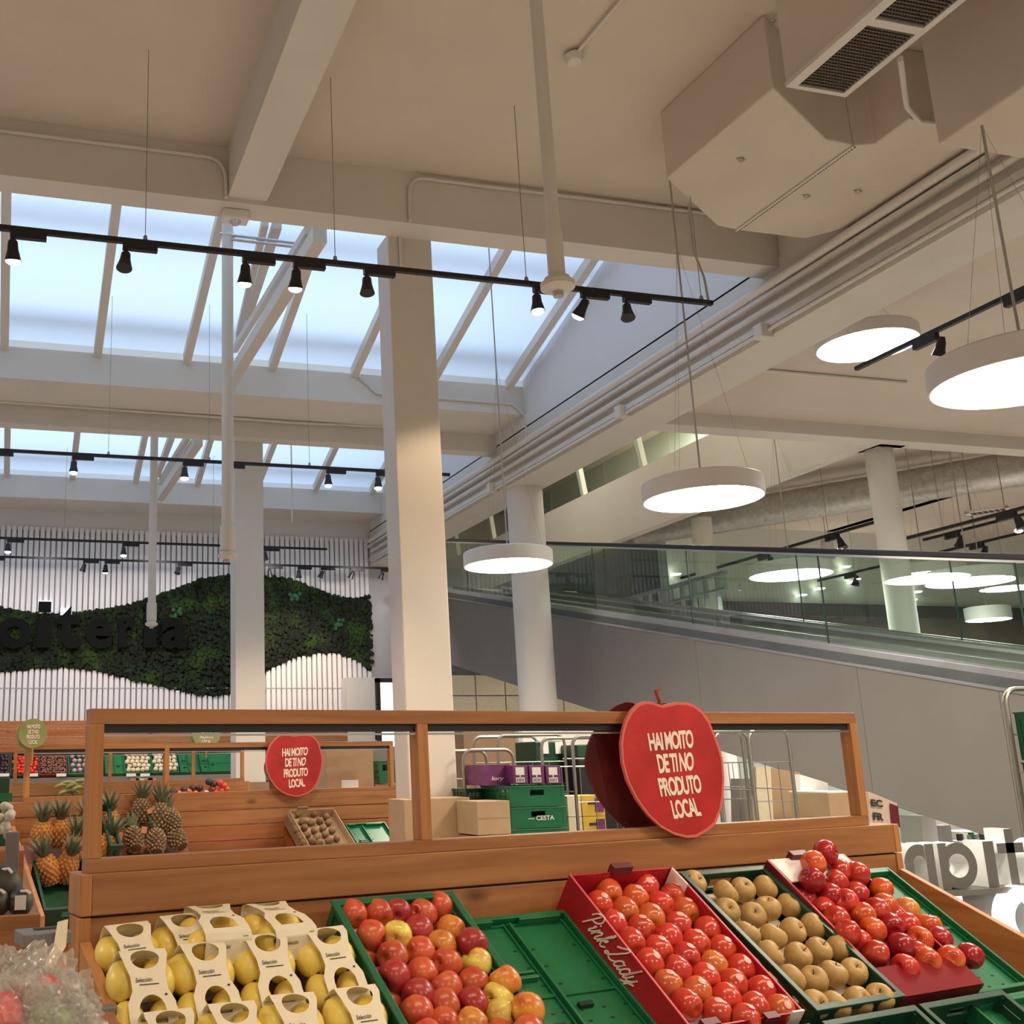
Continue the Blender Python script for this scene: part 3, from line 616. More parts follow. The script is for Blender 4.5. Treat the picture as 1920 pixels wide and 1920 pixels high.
# spiral duct in the hall and its vent
e = empty('spiral_duct', T(14,12,5.5), 'round galvanised ventilation duct slanting across the far hall', 'duct')
a, b = Vector((15.6,9.4,5.62)), Vector((10.75,16.9,5.62))
G().tube([a.lerp(b, i/40) for i in range(41)], .26, 24, rads=[.26+(.006 if i % 2 else 0) for i in range(41)]).build('duct_tube', M['galv'], e, smooth=True)
G().tube([a+Vector((.8,0,.25)), b+Vector((.8,0,.25))], .10, 12).build('insulated_pipe', M['pipe'], e, smooth=True)
p = at(1853,960,y=11.6); v = G(); v.box(-.2,.2,-.1,.1,-.01,.01); 
e2 = empty('duct_vent', T(*p), 'white framed vent on the round duct', 'vent'); e2.matrix_basis = T(*p) @ Rz(R(-57))
g = G(); g.box(-.26,.26,-.16,-.11,0,.03).box(-.26,.26,.11,.16,0,.03).box(-.26,-.21,-.16,.16,0,.03).box(.21,.26,-.16,.16,0,.03); g.build('frame', M['pipe'], e2, local=True)
for q_ in (-.2,.2): G().tube([(q_,0,.03),(q_,0,1.22)], .006, 6).build('hanger_rod', M['wire'], e2, local=True)
for k in range(6): G().box(-.21+k*.07+.01,-.21+k*.07+.05,-.11,.11,.005,.02).build('louvre', M['black'], e2, local=True)

# clerestory behind the fascia: glass balustrade of the upper floor with V struts
e = empty('upper_balustrade', T(10.4,16,6.5), 'greenish glass balustrade with pale V struts on the upper floor', 'balustrade')
for k in range(8):
    y = 10.9+k*2.1; G().box(10.38, 10.40, y+.02, y+2.08, 6.52, 8.0).build('glass_panel', M['glass'], e)
    if True:
        yy = y+1.0
        for dy in (.0, .45): g = G(); bar(g, (10.52,yy,6.52), (10.52,yy+dy,8.5), .10, .10); g.build('strut', M['paint'], e)
tag(G().box(13.5,13.6,10.9,28,6.52,8.6).build('upper_floor_wall', mat('upper_hall_green_grey', (.55,.60,.54), .7)), 'pale green-grey wall behind the upper glass balustrade', 'wall')['kind'] = 'structure'

# ================================================================== TRAVELATOR
XT = 7.6; SLOPE = .2172
def zs(y): return 2.196+SLOPE*(y-6.734)
trv = empty('travelator', T(8.2, 1.0, 0), 'inclined moving walkway with grey cladding, steel skirting and glass sides', 'travelator')
seams = [1.0, 3.6, 6.0, 6.99, 8.48, 10.94, 13.34, 15.8, 18.4]
for ya, yb in zip(seams, seams[1:]):
    pts = [(ya+.002, max(.0, zs(ya)-1.38)), (yb-.002, max(.0, zs(yb)-1.38)), (yb-.002, zs(yb)-.03), (ya+.002, zs(ya)-.03)]
    G().prism([(y, z) for y, z in pts], XT, XT+.05, 'x').build('cladding_panel', M['greyp'], trv)
y0, y1 = 1.0, 18.4
g = G(); g.prism([(y0, max(0, zs(y0)-1.36)), (y1, zs(y1)-1.36), (y1, zs(y1)-.05), (y0, zs(y0)-.05)], XT+.05, 9.0, 'x'); g.build('truss_body', M['greyp'], trv)
def strip(name, x0, x1, a, b, m):
    G().prism([(y0, zs(y0)+a), (y1, zs(y1)+a), (y1, zs(y1)+b), (y0, zs(y0)+b)], x0, x1, 'x').build(name, M[m], trv, smooth=False)
strip('skirting', XT-.012, XT+.06, -.055, 0, 'steel'); strip('skirt_band', XT-.008, XT+.05, -.145, -.055, 'darksteel'); strip('deck_trim', XT+.0, XT+.16, -.02, .012, 'steel'); strip('inner_skirt', XT+.14, XT+.17, -.02, .06, 'metalgrey'); strip('lower_trim', XT-.016, XT-.006, -.17, -.145, 'steel')
strip('inner_skirt', 8.75, 8.78, -.02, .10, 'metalgrey'); strip('inner_trim', 8.74, 8.755, .04, .07, 'steel'); strip('deck_trim', 8.78, 8.98, -.02, .012, 'steel'); strip('skirting', 8.96, 9.02, -.4, .10, 'metalgrey')
strip('pallet_band', XT+.17, 8.75, -.06, -.02, 'metalgrey')
for X in (XT+.03, 8.88):
    js = [13.141+2.151*k for k in (2,1,0,-1,-2,-3,-4,-5)]
    js = [18.4]+[j+(0 if X < 8 else -.35) for j in js]+[1.0]
    for yb, ya in zip(js, js[1:]):
        if yb-ya < .1: continue
        G().prism([(ya+.008, zs(ya)+.01), (yb-.008, zs(yb)+.01), (yb-.008, zs(yb)+.90), (ya+.008, zs(ya)+.90)], X, X+.010, 'x').build('glass_panel', M['glass'], trv)
        G().prism([(ya-.008, zs(ya)+.01), (ya+.008, zs(ya)+.01), (ya+.008, zs(ya)+.90), (ya-.008, zs(ya)+.90)], X+.001, X+.009, 'x').build('glass_joint', M['gedge'], trv)
    G().prism([(y0, zs(y0)+.90), (y1, zs(y1)+.90), (y1, zs(y1)+.955), (y0, zs(y0)+.955)], X-.025, X+.045, 'x').build('handrail', M['rubber'], trv, bevel=.012)
    G().prism([(y0, zs(y0)+.88), (y1, zs(y1)+.88), (y1, zs(y1)+.90), (y0, zs(y0)+.90)], X-.012, X+.03, 'x').build('handrail_guide', M['steel'], trv)
# landing that carries the head of the walkway
struct('trim_14', G().box(7.3, 10.3, 18.4, 28, 4.3, 4.75), M['paint'])
# rear glass with vertical bars behind the walkway head
e = empty('rear_glazing', T(8.6, 19.6, 4.7), 'green-tinted glazed screen with thin vertical bars behind the walkway head', 'glazed screen')
for k in range(1,5): G().box(10.0, 10.02, 12.2+k*1.3, 13.48+k*1.3, 3.4, 4.25).build('glass_panel', M['glass'], e)
for k in range(5,22): G().box(9.97, 10.05, 12.2+k*.3, 12.22+k*.3, 3.4, 4.25).build('bar', M['steel'], e)
G().box(9.96, 10.06, 13.5, 18.8, 3.36, 3.42).box(9.96, 10.06, 13.5, 18.8, 4.0, 4.04).box(9.96,10.06,13.5,18.8,4.23,4.28).build('rail', M['steel'], e)
# far end of the right hall
struct('wall_hall_end', G().box(12.2, 26, 18.2, 18.5, 0, ZR), mat('hall_end_wall', (.66,.68,.62), .8))
struct('trim_15', G().box(12.2, 26, 18.1, 18.2, 4.33, 4.58), mat('dark_bulkhead', (.045,.04,.03), .7))
struct('trim_16', G().box(12.2, 26, 18.12, 18.2, 3.0, 4.33), mat('brown_bulkhead', (.13,.10,.065), .7, var=.3, scale=2))

# ================================================================== PRODUCE DISPLAYS
SL = R(35)
def display(Mx, L, zt, zft, posts, lab, tray=1.3, planks=3, s_ang=R(24), signy=None, x_tray=None, midh=True, zb=1.03, top_dk=False, rpanel=True):
    """Mx: frame with x along the display, y away, z up from the floor. Headboard face is y=0, x from 0 to L"""
    e = empty('produce_display', Mx, lab, 'display stand')
    W = lambda g, n, m='wood', **k: g.build(n, M[m], e, local=True, **k)
    xt0, xt1 = x_tray or (0, L)
    # headboard: proud top plank box, lower planks, end boards
    W(G().box(.02, L-.02, 0, .10, zt-.108, zt), 'headboard_plank', bevel=.003)
    W(G().box(-.012, .02, -.002, .125, zt-.108, zt), 'end_board', 'woodz', bevel=.003); W(G().box(L-.02, L+.012, -.002, .125, zt-.108, zt), 'end_board', 'woodz', bevel=.003)
    z = zt-.114
    for k in range(planks):
        W(G().box(.0, L, .008, .09, z-.118, z), 'headboard_plank', 'wooddk' if k else 'wood', bevel=.004); z -= .124
    W(G().box(-.012, .02, .0, .11, .0, zt-.112), 'end_board', 'woodz', bevel=.003); W(G().box(L-.02, L+.012, .0, .11, .0, zt-.112), 'end_board', 'woodz', bevel=.003)
    # open frame on top
    fx0, fx1 = posts[0], posts[-1]; y0, y1 = .012, .062; t = .040
    W(G().box(fx0, fx1, y0, y1, zft-.043, zft), 'top_rail', bevel=.002); W(G().box(fx0, fx1, y0, y1, zt, zt+.038), 'bottom_rail', bevel=.002)
    W(G().box(fx0+t, fx1-t, y0+.012, y1-.008, zft-.066, zft-.043), 'light_channel', 'black')
    W(G().box(fx0+t, fx1-t, y0+.006, y0+.014, zft-.077, zft-.071), 'light_strip', 'steel')
    for i, p in enumerate(posts):
        x0 = p if i == 0 else (p-t if i == len(posts)-1 else p-t/2)
        W(G().box(x0, x0+t, y0-.001, y1+.001, zt+.038, zft-.043), 'frame_post', 'woodz', bevel=.002)
    # tray, sides, front, plinth
    c, s_ = math.cos(SL), math.sin(SL); y_, z_0 = -.01, zb
    W(G().prism([(y_, z_0), (y_-tray*c, z_0-tray*s_), (y_-tray*c, z_0-tray*s_-.03), (y_, z_0-.03)], xt0+.03, xt1-.03, 'x'), 'tray_board', 'wooddk')
    yf_, zf_ = y_-tray*c-.02, z_0-tray*s_
    if True:
        for x0 in ((xt0-.01, xt1-.02) if rpanel else (xt0-.01,)):
            zz = zt-.17
            W(G().prism([(-.002, .02), (-.002, zz), (yf_, zz-(-yf_)*math.tan(s_ang)), (yf_, .02)], x0, x0+.03, 'x'), 'side_panel', 'woody', bevel=.003)
    for k in range(2):
        za = .02+k*(zf_+.04)/2; W(G().box(xt0+.02, xt1-.02, yf_-.02, yf_, za, za+(zf_+.04)/2-.006), 'front_plank', bevel=.003)
    W(G().box(xt0+.03, xt1-.03, yf_+.05, .08, 0, .02), 'plinth', 'black')
    tr = Mx @ T(0, y_, z_0) @ Rx(SL)      # tray frame: x along, y up the slope, z off the tray
    return e, tr
D1 = D1M @ T(.797, 3.0, 0)
d1, TR1 = display(D1, 3.30, 1.326, 1.766, [.006, 1.09, 3.158], 'nearest pine produce display with an open frame on top, full of fruit', zb=1.100)
def cx(px, py, h=.144, TR=None): return hit(px, py, TR or TR1, h).x

# ---- green crates
def crate(Mx, lab, m='green', w=.40, l=.60, h=.135, group=None, handle=True):
    """origin at back-left bottom corner on the tray; y runs up the slope so the crate spans y -l..0"""
    e = empty('plastic_crate', Mx, lab, 'crate', group); t = .012
    B = lambda g, n, mm=None, **k: g.build(n, M[mm or m], e, local=True, **k)
    B(G().box(t, w-t, -l+t, -t, .004, .012), 'base')
    def wall(axis, pos, a, b):
        g = G()
        def bx(p, q, z0, z1, d=0):
            if axis == 'x': g.box(pos+d, pos+t-d, p, q, z0, z1)
            else: g.box(p, q, pos+d, pos+t-d, z0, z1)
        bx(a, b, 0, h*.22); bx(a, b, h*.86, h); L_ = b-a; c = (a+b)/2
        if axis == 'y' and handle:
            bx(a, c-.055, h*.22, h*.86, .002); bx(c+.055, b, h*.22, h*.86, .002); bx(c-.055, c+.055, h*.22, h*.58, .002)
        else:
            n = 6 if axis == 'x' else 4
            for k in range(n):
                p = a+L_*k/n; bx(p+.012, p+L_/n-.012, h*.30, h*.78, .003); bx(p, p+.013, h*.2, h*.88); bx(p+L_/n-.013, p+L_/n, h*.2, h*.88)
            bx(a, b, h*.50, h*.56)
        return g
    B(wall('x', 0, -l, 0), 'side_wall'); B(wall('x', w-t, -l, 0), 'side_wall'); B(wall('y', -t, t, w-t), 'end_wall'); B(wall('y', -l, t, w-t), 'end_wall')
    g = G(); o_ = .006
    g.box(-o_, t+.003, -l-o_, o_, h, h+.009).box(w-t-.003, w+o_, -l-o_, o_, h, h+.009).box(t, w-t, -t-.003, o_, h, h+.009).box(t, w-t, -l-o_, -l+t+.003, h, h+.009)
    B(g, 'rim', bevel=.002)
    for x0 in (0, w-.022):
        for y0 in (-l, -.022): B(G().box(x0-.001, x0+.023, y0-.001, y0+.023, 0, h), 'corner_post')
    return e
def folded(Mx, lab, w=.40, l=.60, m='greenf', group=None):
    e = empty('folded_crate', Mx, lab, 'crate', group); t = .010
    B = lambda g, n, mm=None, **k: g.build(n, M[mm or m], e, local=True, **k)
    B(G().box(0, w, -l, 0, 0, .022), 'base_tray')
    B(G().box(0, .012, -l, 0, .022, .062).box(w-.012, w, -l, 0, .022, .062).box(.012, w-.012, -.014, 0, .022, .062).box(.012, w-.012, -l, -l+.014, .022, .062), 'rim_frame', bevel=.002)
    # two long walls folded flat and two short ends lying on them
    for x0, x1 in ((.016, .152), (.158, w-.016)):
        p = B(G().box(x0, x1, -l+.018, -.018, .024, .036), 'folded_wall')
        g = G().box(x0, x0+.008, -l+.018, -.018, .036, .044).box(x1-.008, x1, -l+.018, -.018, .036, .044)
        for yy in (-.02, -.30, -.305, -l+.026): g.box(x0, x1, yy-.006, yy, .036, .043)
        B(g, 'ribs')
        g = G(); ww = x1-x0
        for (fy, n) in ((.12,2),(.19,2),(.26,2),(.36,3),(.40,3),(.47,3),(.52,3),(.56,3)):
            for k in range(n):
                xx = x0+.025+(ww-.06)*k/max(1,n-1)+(fy*.05); g.box(xx, xx+.012, -fy-.006, -fy, .0361, .0372)
        tag(B(g, 'vent_slots', 'hole'), kind='stuff')  # dark plates painted as shaded slots, nothing is cut through
    g = G().box(.05, .13, -.222, -.212, .036, .052).box(.05, .13, -.246, -.234, .036, .056).box(.155, .165, -l+.03, -.03, .036, .060).box(.20, .36, -.028, -.016, .044, .066).box(.03, .10, -.026, -.014, .044, .064)
    B(g, 'hinge_bars', bevel=.002); B(G().box(.20, .25, -.36, -.345, .0362, .05).box(.07,.11,-.42,-.405,.0362,.05), 'latch', 'hole')
    return e

# ---- fruit prototypes (kept at their first real place, then copied)
def fruit_mesh(prof, seg, lobes=0, amp=0, name='skin', m='apple'):
    g = G().lathe(prof, seg, cap=False)
    if lobes:
        for v in g.v:
            a = math.atan2(v.y, v.x); k = 1+amp*math.cos(lobes*a)*(v.z+.04)/.08; v.x *= k; v.y *= k
    return g
def apple_proto(name, m, r=.0445, flat=.92):
    prof = [(.001,-.76),(.12,-.79),(.30,-.87),(.52,-.87),(.76,-.71),(.93,-.36),(1.0,.06),(.96,.42),(.81,.73),(.58,.90),(.38,.94),(.22,.87),(.10,.76),(.001,.70)]
    g = fruit_mesh([(a*r, z*r*flat) for a, z in prof], 20, 5, .025)
    o = g.build(name, M[m], None, smooth=True)
    st = G().tube([(0,0,r*.50),(.001,0,r*.72),(.004,.001,r*.98)], .0016, 6); s_ = st.build('stem', M['stem'], o, local=True, smooth=True)
    return o
PR = {}
def sticker(parent, r):
    g = G().lathe([(.012,.0),(.009,.0012),(.001,.0018)], 10, (0,0,0), Rx(R(-90)) @ T(0,0,r*.995)); return g.build('sticker', M['sticker'], parent, local=True, smooth=True)
def proto(kind):
    if kind == 'apple': o = apple_proto('apple', 'apple')
    elif kind == 'redapple': o = apple_proto('apple', 'applered', .0435, .92)
    elif kind == 'pinkapple': o = apple_proto('apple', 'pink', .0435, .97); sticker(o, .0435)
    elif kind == 'pinkplain': o = apple_proto('apple', 'pink', .0435, .97)
    elif kind == 'pear': o = apple_proto('asian_pear', 'pear', .0435, .86)
    return o
def place(kind, Mx, lab, cat, group, col=(1,1,1)):
    if kind not in PR: o = PR[kind] = proto(kind)
    else: o = copy_tree(PR[kind])
    o.matrix_basis = Mx; o.color = (*col, 1); tag(o, lab, cat, group); return o
def rndrot(tilt=1.0, up=None):
    return Rz(random.uniform(0, 2*PI)) @ Rx(random.uniform(-tilt, tilt)) @ Ry(random.uniform(-tilt, tilt)) @ Rz(random.uniform(0, 2*PI))
def rows_label(items, noun, where, tol=26):
    """items: (px,py,...) -> labels by row from the back and place from the left"""
    left = sorted(range(len(items)), key=lambda i: items[i][1]); rows = []
    for i in left:
        if rows and abs(items[rows[-1][0]][1]-items[i][1]) < tol: rows[-1].append(i)
        else: rows.append([i])
    out = {}
    for r, row in enumerate(rows):
        row.sort(key=lambda i: items[i][0])
        for k, i in enumerate(row):
            out[i] = (r, k)
    return out, len(rows)
def fill(items, kind, noun, where, cat, TR, h, group, tilt=.9, colf=None, jit=.004):
    lab, n = rows_label(items, noun, where)
    for i, it in enumerate(items):
        px, py = it[0], it[1]; tint = it[2] if len(it) > 2 else None
        dh = it[3] if len(it) > 3 else 0
        p = hit(px, py, TR, h+dh+random.uniform(-jit, jit))
        r, k = lab[i]; col, word = colf(tint)
        side = Rz(PI+random.uniform(-.9,.9)) @ Rx(PI/2+random.uniform(-.45,.45)) if kind == 'pinkapple' else Rz(random.uniform(0,2*PI)) @ Rx(PI/2+random.uniform(-.5,.5)) if kind in ('apple','redapple') and i % 4 else rndrot(tilt)
        kd = 'pinkplain' if kind == 'pinkapple' and i % 3 == 1 else kind
        place(kd, TR @ T(*p) @ side, '%s %s %s, %s in %s row from back' % (word, noun, where, ORD[min(k,11)], ORD[min(r,11)]), cat, group, col)
AC = {None: ((1,1,1), 'red-orange'), 'y': ((1.25,5.2,2.6), 'yellow'), 'o': ((1.15,2.3,1.0), 'orange'), 'd': ((.68,.35,.9), 'dark red')}
def ac(t):
    c, w_ = AC[t]; k = random.uniform(.88, 1.1); return (c[0]*k, c[1]*k, c[2]*k), w_
def crop(ox, oy, s_, L): return [(ox+a[0]/s_, oy+a[1]/s_)+tuple(a[2:]) for a in L]

# crate of mixed apples
crate(TR1 @ T(cx(625,1690), -.0, .0), 'green plastic crate filled with red and yellow apples, left of the folded crates', w=.405)
A1 = crop(580,1640,4,[(325,305),(520,300),(660,290,'d'),(850,300),(965,235),(460,455),(660,460,'y'),(820,415,'d'),(1065,420,'o'),(990,530,'o'),(1225,520,'d',.02),(620,615),(825,580),(1035,670),(1250,660,'y'),(640,760,'d'),(845,740),(1030,850),(1230,810),(1465,800,'o',.035),(820,900,'d'),(1005,980),(1215,970,'d'),(1415,930,'y'),(1435,1055,'y'),(1635,1010,'o',.045),(810,1040),(1010,1125),(1220,1130,'o',.02),(1650,1190,None,.045),(1430,1220),(880,1210)])
fill(A1, 'apple', 'apple', 'in left green crate', 'apple', TR1, .112, 'apples in the left green crate', colf=ac, tilt=2.2)
lo = [(TR1, cx(625,1690)+.03+.086*i, -.06-.083*j) for j in range(6) for i in range(4)]
for k, (TRx, x, y) in enumerate(lo):
    place('apple', TRx @ T(x+random.uniform(-.005,.005)+.03, y, .052) @ rndrot(), 'red apple in the lower layer of the left green crate', 'apple', 'lower layer of apples', (.8,.9,1))
# folded empties
folded(TR1 @ T(cx(852,1705,.06)+.0, -.03, 0), 'empty folded green crate lying between the apples and the red printed box', w=cx(1050,1697,.06)-cx(852,1705,.06))
folded(TR1 @ T(cx(852,1705,.06), -.66, 0), 'empty folded green crate at the bottom edge, before the other folded one', w=.40)

# red printed box
def carton(Mx, w, l, h, lab, m, mi, flap=True, fh=None, bh=None):
    e = empty('fruit_carton', Mx, lab, 'box'); t = .005; fh = fh or h; bh = bh or h
    B = lambda g, n, mm=m, **k: g.build(n, M[mm], e, local=True, **k)
    B(G().box(0, w, -l, 0, 0, .006), 'bottom')
    for n, g in (('left_side', G().prism([(-l,0),(0,0),(0,bh),(-l,fh)], 0, t, 'x')), ('right_side', G().prism([(-l,0),(0,0),(0,bh),(-l,fh)], w-t, w, 'x')), ('back_side', G().box(t, w-t, -t, 0, .006, bh)), ('front_side', G().box(t, w-t, -l, -l+t, .006, fh))):
        B(g, n)
    for x0 in (0, w-t): B(G().prism([(-l,fh),(0,bh),(0,bh+.004),(-l,fh+.004)], x0-.001, x0+t+.001, 'x'), 'edge', 'redtop')
    B(G().box(.03, w-.03, -l+.03, -.03, h*.45, h*.48), 'inner_tray', mi)
    return e
PKM = TR1 @ T(cx(1066,1642,.17), -.0, .008)
e = carton(PKM, cx(1262,1626,.17)-cx(1066,1642,.17)-.01, .60, .135, 'red printed fruit carton with cursive lettering, full of pink apples', 'redbox', 'pinkw', bh=.165)
wpk = cx(1262,1626,.17)-cx(1066,1642,.17)-.01
G().box(wpk-.012, wpk-.006, -.09, -.01, .06, .17).build('corner_flap', M['pinkw'], e, local=True); G().box(wpk-.05, wpk-.002, -.606, -.60, .07, .145).build('corner_flap', M['pinkw'], e, local=True)
G().box(.17,.25,-.012,.012,.158,.19).build('stacking_tab', M['maroon'], e, local=True); G().box(.03,.09,-.612,-.59,.13,.16).build('stacking_tab', M['maroon'], e, local=True); G().box(.28,.33,-.612,-.59,.12,.145).build('stacking_tab', M['maroon'], e, local=True)
# cursive words on its left flank
def on_side(px, py, x=-.004): 
    Mi = PKM.inverted(); o_ = Mi @ CAM; d_ = Mi.to_3x3() @ ray(px, py); return o_+d_*((x-o_.x)/d_.x)
def smooth(P, n=6):
    P = [Vector((a, b, 0)) for a, b in P]; out = []
    for k in range(len(P)-1):
        a, b, c, d = P[max(k-1,0)], P[k], P[k+1], P[min(k+2,len(P)-1)]
        for t in [q/n for q in range(n)]: out.append(.5*((2*b)+(c-a)*t+(2*a-5*b+4*c-d)*t*t+(3*b-a-3*c+d)*t**3))
    return out+[P[-1]]
SCR = [[(.1,0),(.35,1.2),(.5,2.0)],[(-.15,1.4),(.05,2.0),(.7,2.25),(1.1,1.8),(.9,1.2),(.4,1.05)],[(1.05,.8),(1.25,.9),(1.1,.2),(1.2,0),(1.5,.4),(1.72,1),(1.62,0)],[(1.28,1.35),(1.34,1.45)],[(1.65,.4),(1.95,.95),(2.2,.9),(2.12,.2),(2.25,0),(2.5,.4),(2.95,1.7),(2.9,2.0),(2.75,1.5),(2.6,0)],[(2.68,.5),(3.05,1.0),(3.1,.75),(2.78,.55),(3.0,.1),(3.25,.05),(3.5,.35)],
 [(3.95,1.5),(4.25,1.75),(4.75,2.3),(4.95,2.05),(4.7,1.2),(4.35,.3),(4.0,0),(3.85,.2),(4.15,.28),(4.6,0),(5.0,.05),(5.3,.4)],[(5.9,.85),(5.6,1.0),(5.32,.6),(5.38,.1),(5.6,.0),(5.85,.4),(5.97,.95),(5.87,.25),(6.0,0),(6.25,.35)],[(6.85,.85),(6.5,1.0),(6.27,.6),(6.33,.1),(6.55,0),(6.8,.4),(7.12,2.0),(6.88,.3),(7.0,0),(7.25,.5)],[(7.3,.95),(7.22,.3),(7.4,.05),(7.7,.4),(7.87,.95),(7.7,0),(7.45,-.8),(7.1,-.9),(7.1,-.5),(7.6,-.05),(8.15,.35)]]
O_ = on_side(1091,1727); EX = (on_side(1181,1850)-O_)/8.1; EY = (on_side(1091+15,1727-7)-O_)
g = G()
for st in SCR: g.tube([O_+EX*p.x+EY*p.y for p in smooth(st)], .0026, 6)
for q in g.v: q.x = -.0015 if q.x > O_.x else -.0045
tag(g.build('lettering', M['pinkw'], e, local=True), kind='stuff')
def on_back(px, py, y=-.008):
    Mi = PKM.inverted(); o_ = Mi @ CAM; d_ = Mi.to_3x3() @ ray(px, py); return o_+d_*((y-o_.y)/d_.y)
g = G(); text_quad(g, 'Pink Lady', on_back(1098,1640), on_back(1148,1637), on_back(1146,1646), on_back(1097,1649), .0, .3); g.build('lettering', M['redtop'], e, local=True)
A2 = crop(1040,1580,3.692,[(310,430),(375,345,'o'),(560,385,'o'),(630,310),(490,475,'o'),(405,565),(670,520,'o'),(735,430),(815,375),(600,600),(530,690),(905,475,'o'),(860,575),(790,660),(720,745),(655,835),(1060,610),(980,700),(910,795,'d'),(850,885),(785,985,'o'),(1160,740),(1100,850,'y'),(1045,940),(985,1035,'o'),(915,1120),(1290,875),(1235,980),(1190,1080),(1125,1180),(1430,1025),(1385,1140),(1320,1225),(1560,1160,'o')])
AP = {None: ((1,1,1), 'pinkish red'), 'y': ((1.1,3.4,1.2), 'orange-yellow'), 'o': ((1.08,2.2,1.1), 'orange-red'), 'd': ((.8,.6,1), 'darker red')}
fill(A2, 'pinkapple', 'apple', 'in red printed carton', 'apple', TR1, .112, 'pink apples in the red printed carton', colf=lambda t: (tuple(c*random.uniform(.9,1.1) for c in AP[t][0]), AP[t][1]), tilt=1.5)

# pears
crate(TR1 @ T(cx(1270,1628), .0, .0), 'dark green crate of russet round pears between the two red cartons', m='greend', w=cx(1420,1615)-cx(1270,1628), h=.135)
G().box(.02,.33,-.58,-.02,.055,.060).build('inner_tray', M['cream'], None, local=True)
bpy.data.objects['inner_tray.001'].parent = bpy.data.objects['plastic_crate.001']
A3 = [(1300,1656),(1360,1675),(1392,1669),(1434,1665),(1362,1709),(1411,1717),(1440,1704),(1480,1699),(1400,1753),(1449,1757),(1486,1746),(1525,1737),(1442,1790),(1496,1793),(1534,1783),(1573,1779),(1483,1836),(1526,1838),(1562,1827),(1600,1823),(1526,1884),(1566,1886),(1608,1877),(1649,1871)]
fill(A3, 'pear', 'round pear', 'in dark green crate', 'pear', TR1, .110, 'russet pears in the dark green crate', colf=lambda t: ((random.uniform(.9,1.1),)*3, 'russet'), tilt=.7)

# red apples in the low red box with a white-lined lid flap
RBM = TR1 @ T(cx(1430,1606,.17), -.0, .04)
e = carton(RBM, .40, .60, .125, 'dark red carton piled with shiny red apples, right of the pears', 'maroon', 'maroon', bh=.13, fh=.085)
G().prism([(-.0,.128),(-.11,.122),(-.11,.127),(-.0,.133)], .01, .395, 'x').build('lid_flap', M['white'], e, local=True)
G().prism([(-.60,.088),(-.49,.10),(-.49,.105),(-.60,.093)], .0, .40, 'x').build('front_flap', M['redfront'], e, local=True)
G().box(.11,.19,-.012,.012,.125,.155).build('stacking_tab', M['maroon'], e, local=True)
crate(TR1 @ T(cx(1430,1606,.17), .0, .0), 'green crate under the dark red carton', m='greend', w=.405, h=.034, handle=False)
A4 = crop(1400,1560,3.692,[(545,140,'d',.10),(460,215,'o',.09),(455,330,'d',.06),(770,290,None,.06),(640,270,None,.05),(620,350,None,.04),(585,440,'d',.03),(765,430,None,.03),(690,480,None,.03),(395,465,None,-.02),(930,400,'o',.02),(960,510,'o',.02),(1110,540,'y',.0),(620,600,None,.02),(800,570,'o',.02),(900,540,None,.03),(700,700,None,.02),(875,680,'o',.02),(1000,650,'d',.02),(1110,640,None,.01),(1260,650,'o',.0),(1200,745,'o',.01),(1335,740,'d',.0),(890,840,None,.01),(1070,790,'d',.02),(1100,940,None,.01),(1250,890,'o',.01),(1415,875,'o',.01),(1545,860,'d',.0),(330,365,None,-.03),(560,220,None,.03),(530,540,None,-.01),(1000,590,None,-.01),(780,760,None,-.01),(1180,840,None,-.01)])
fill(A4, 'redapple', 'apple', 'in dark red carton', 'apple', TR1, .125, 'red apples piled in the dark red carton', colf=ac, tilt=1.2)
folded(TR1 @ T(cx(1694,1640,.10)-.40, .0, .03), 'empty green crate at the right end, beside the piled red apples', w=.385)
folded(TR1 @ T(cx(1694,1640,.10)-.40, -.62, .03), 'green crate lower at the right end of the display', w=.385)
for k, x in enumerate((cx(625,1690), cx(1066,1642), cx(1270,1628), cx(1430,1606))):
    crate(TR1 @ T(x, -.635, -.0), ['second-row green crate below the mixed apples','second-row green crate below the red printed carton','second-row dark green crate below the pears','second-row dark green crate below the dark red carton'][k], m='greend', w=.405, h=.12)

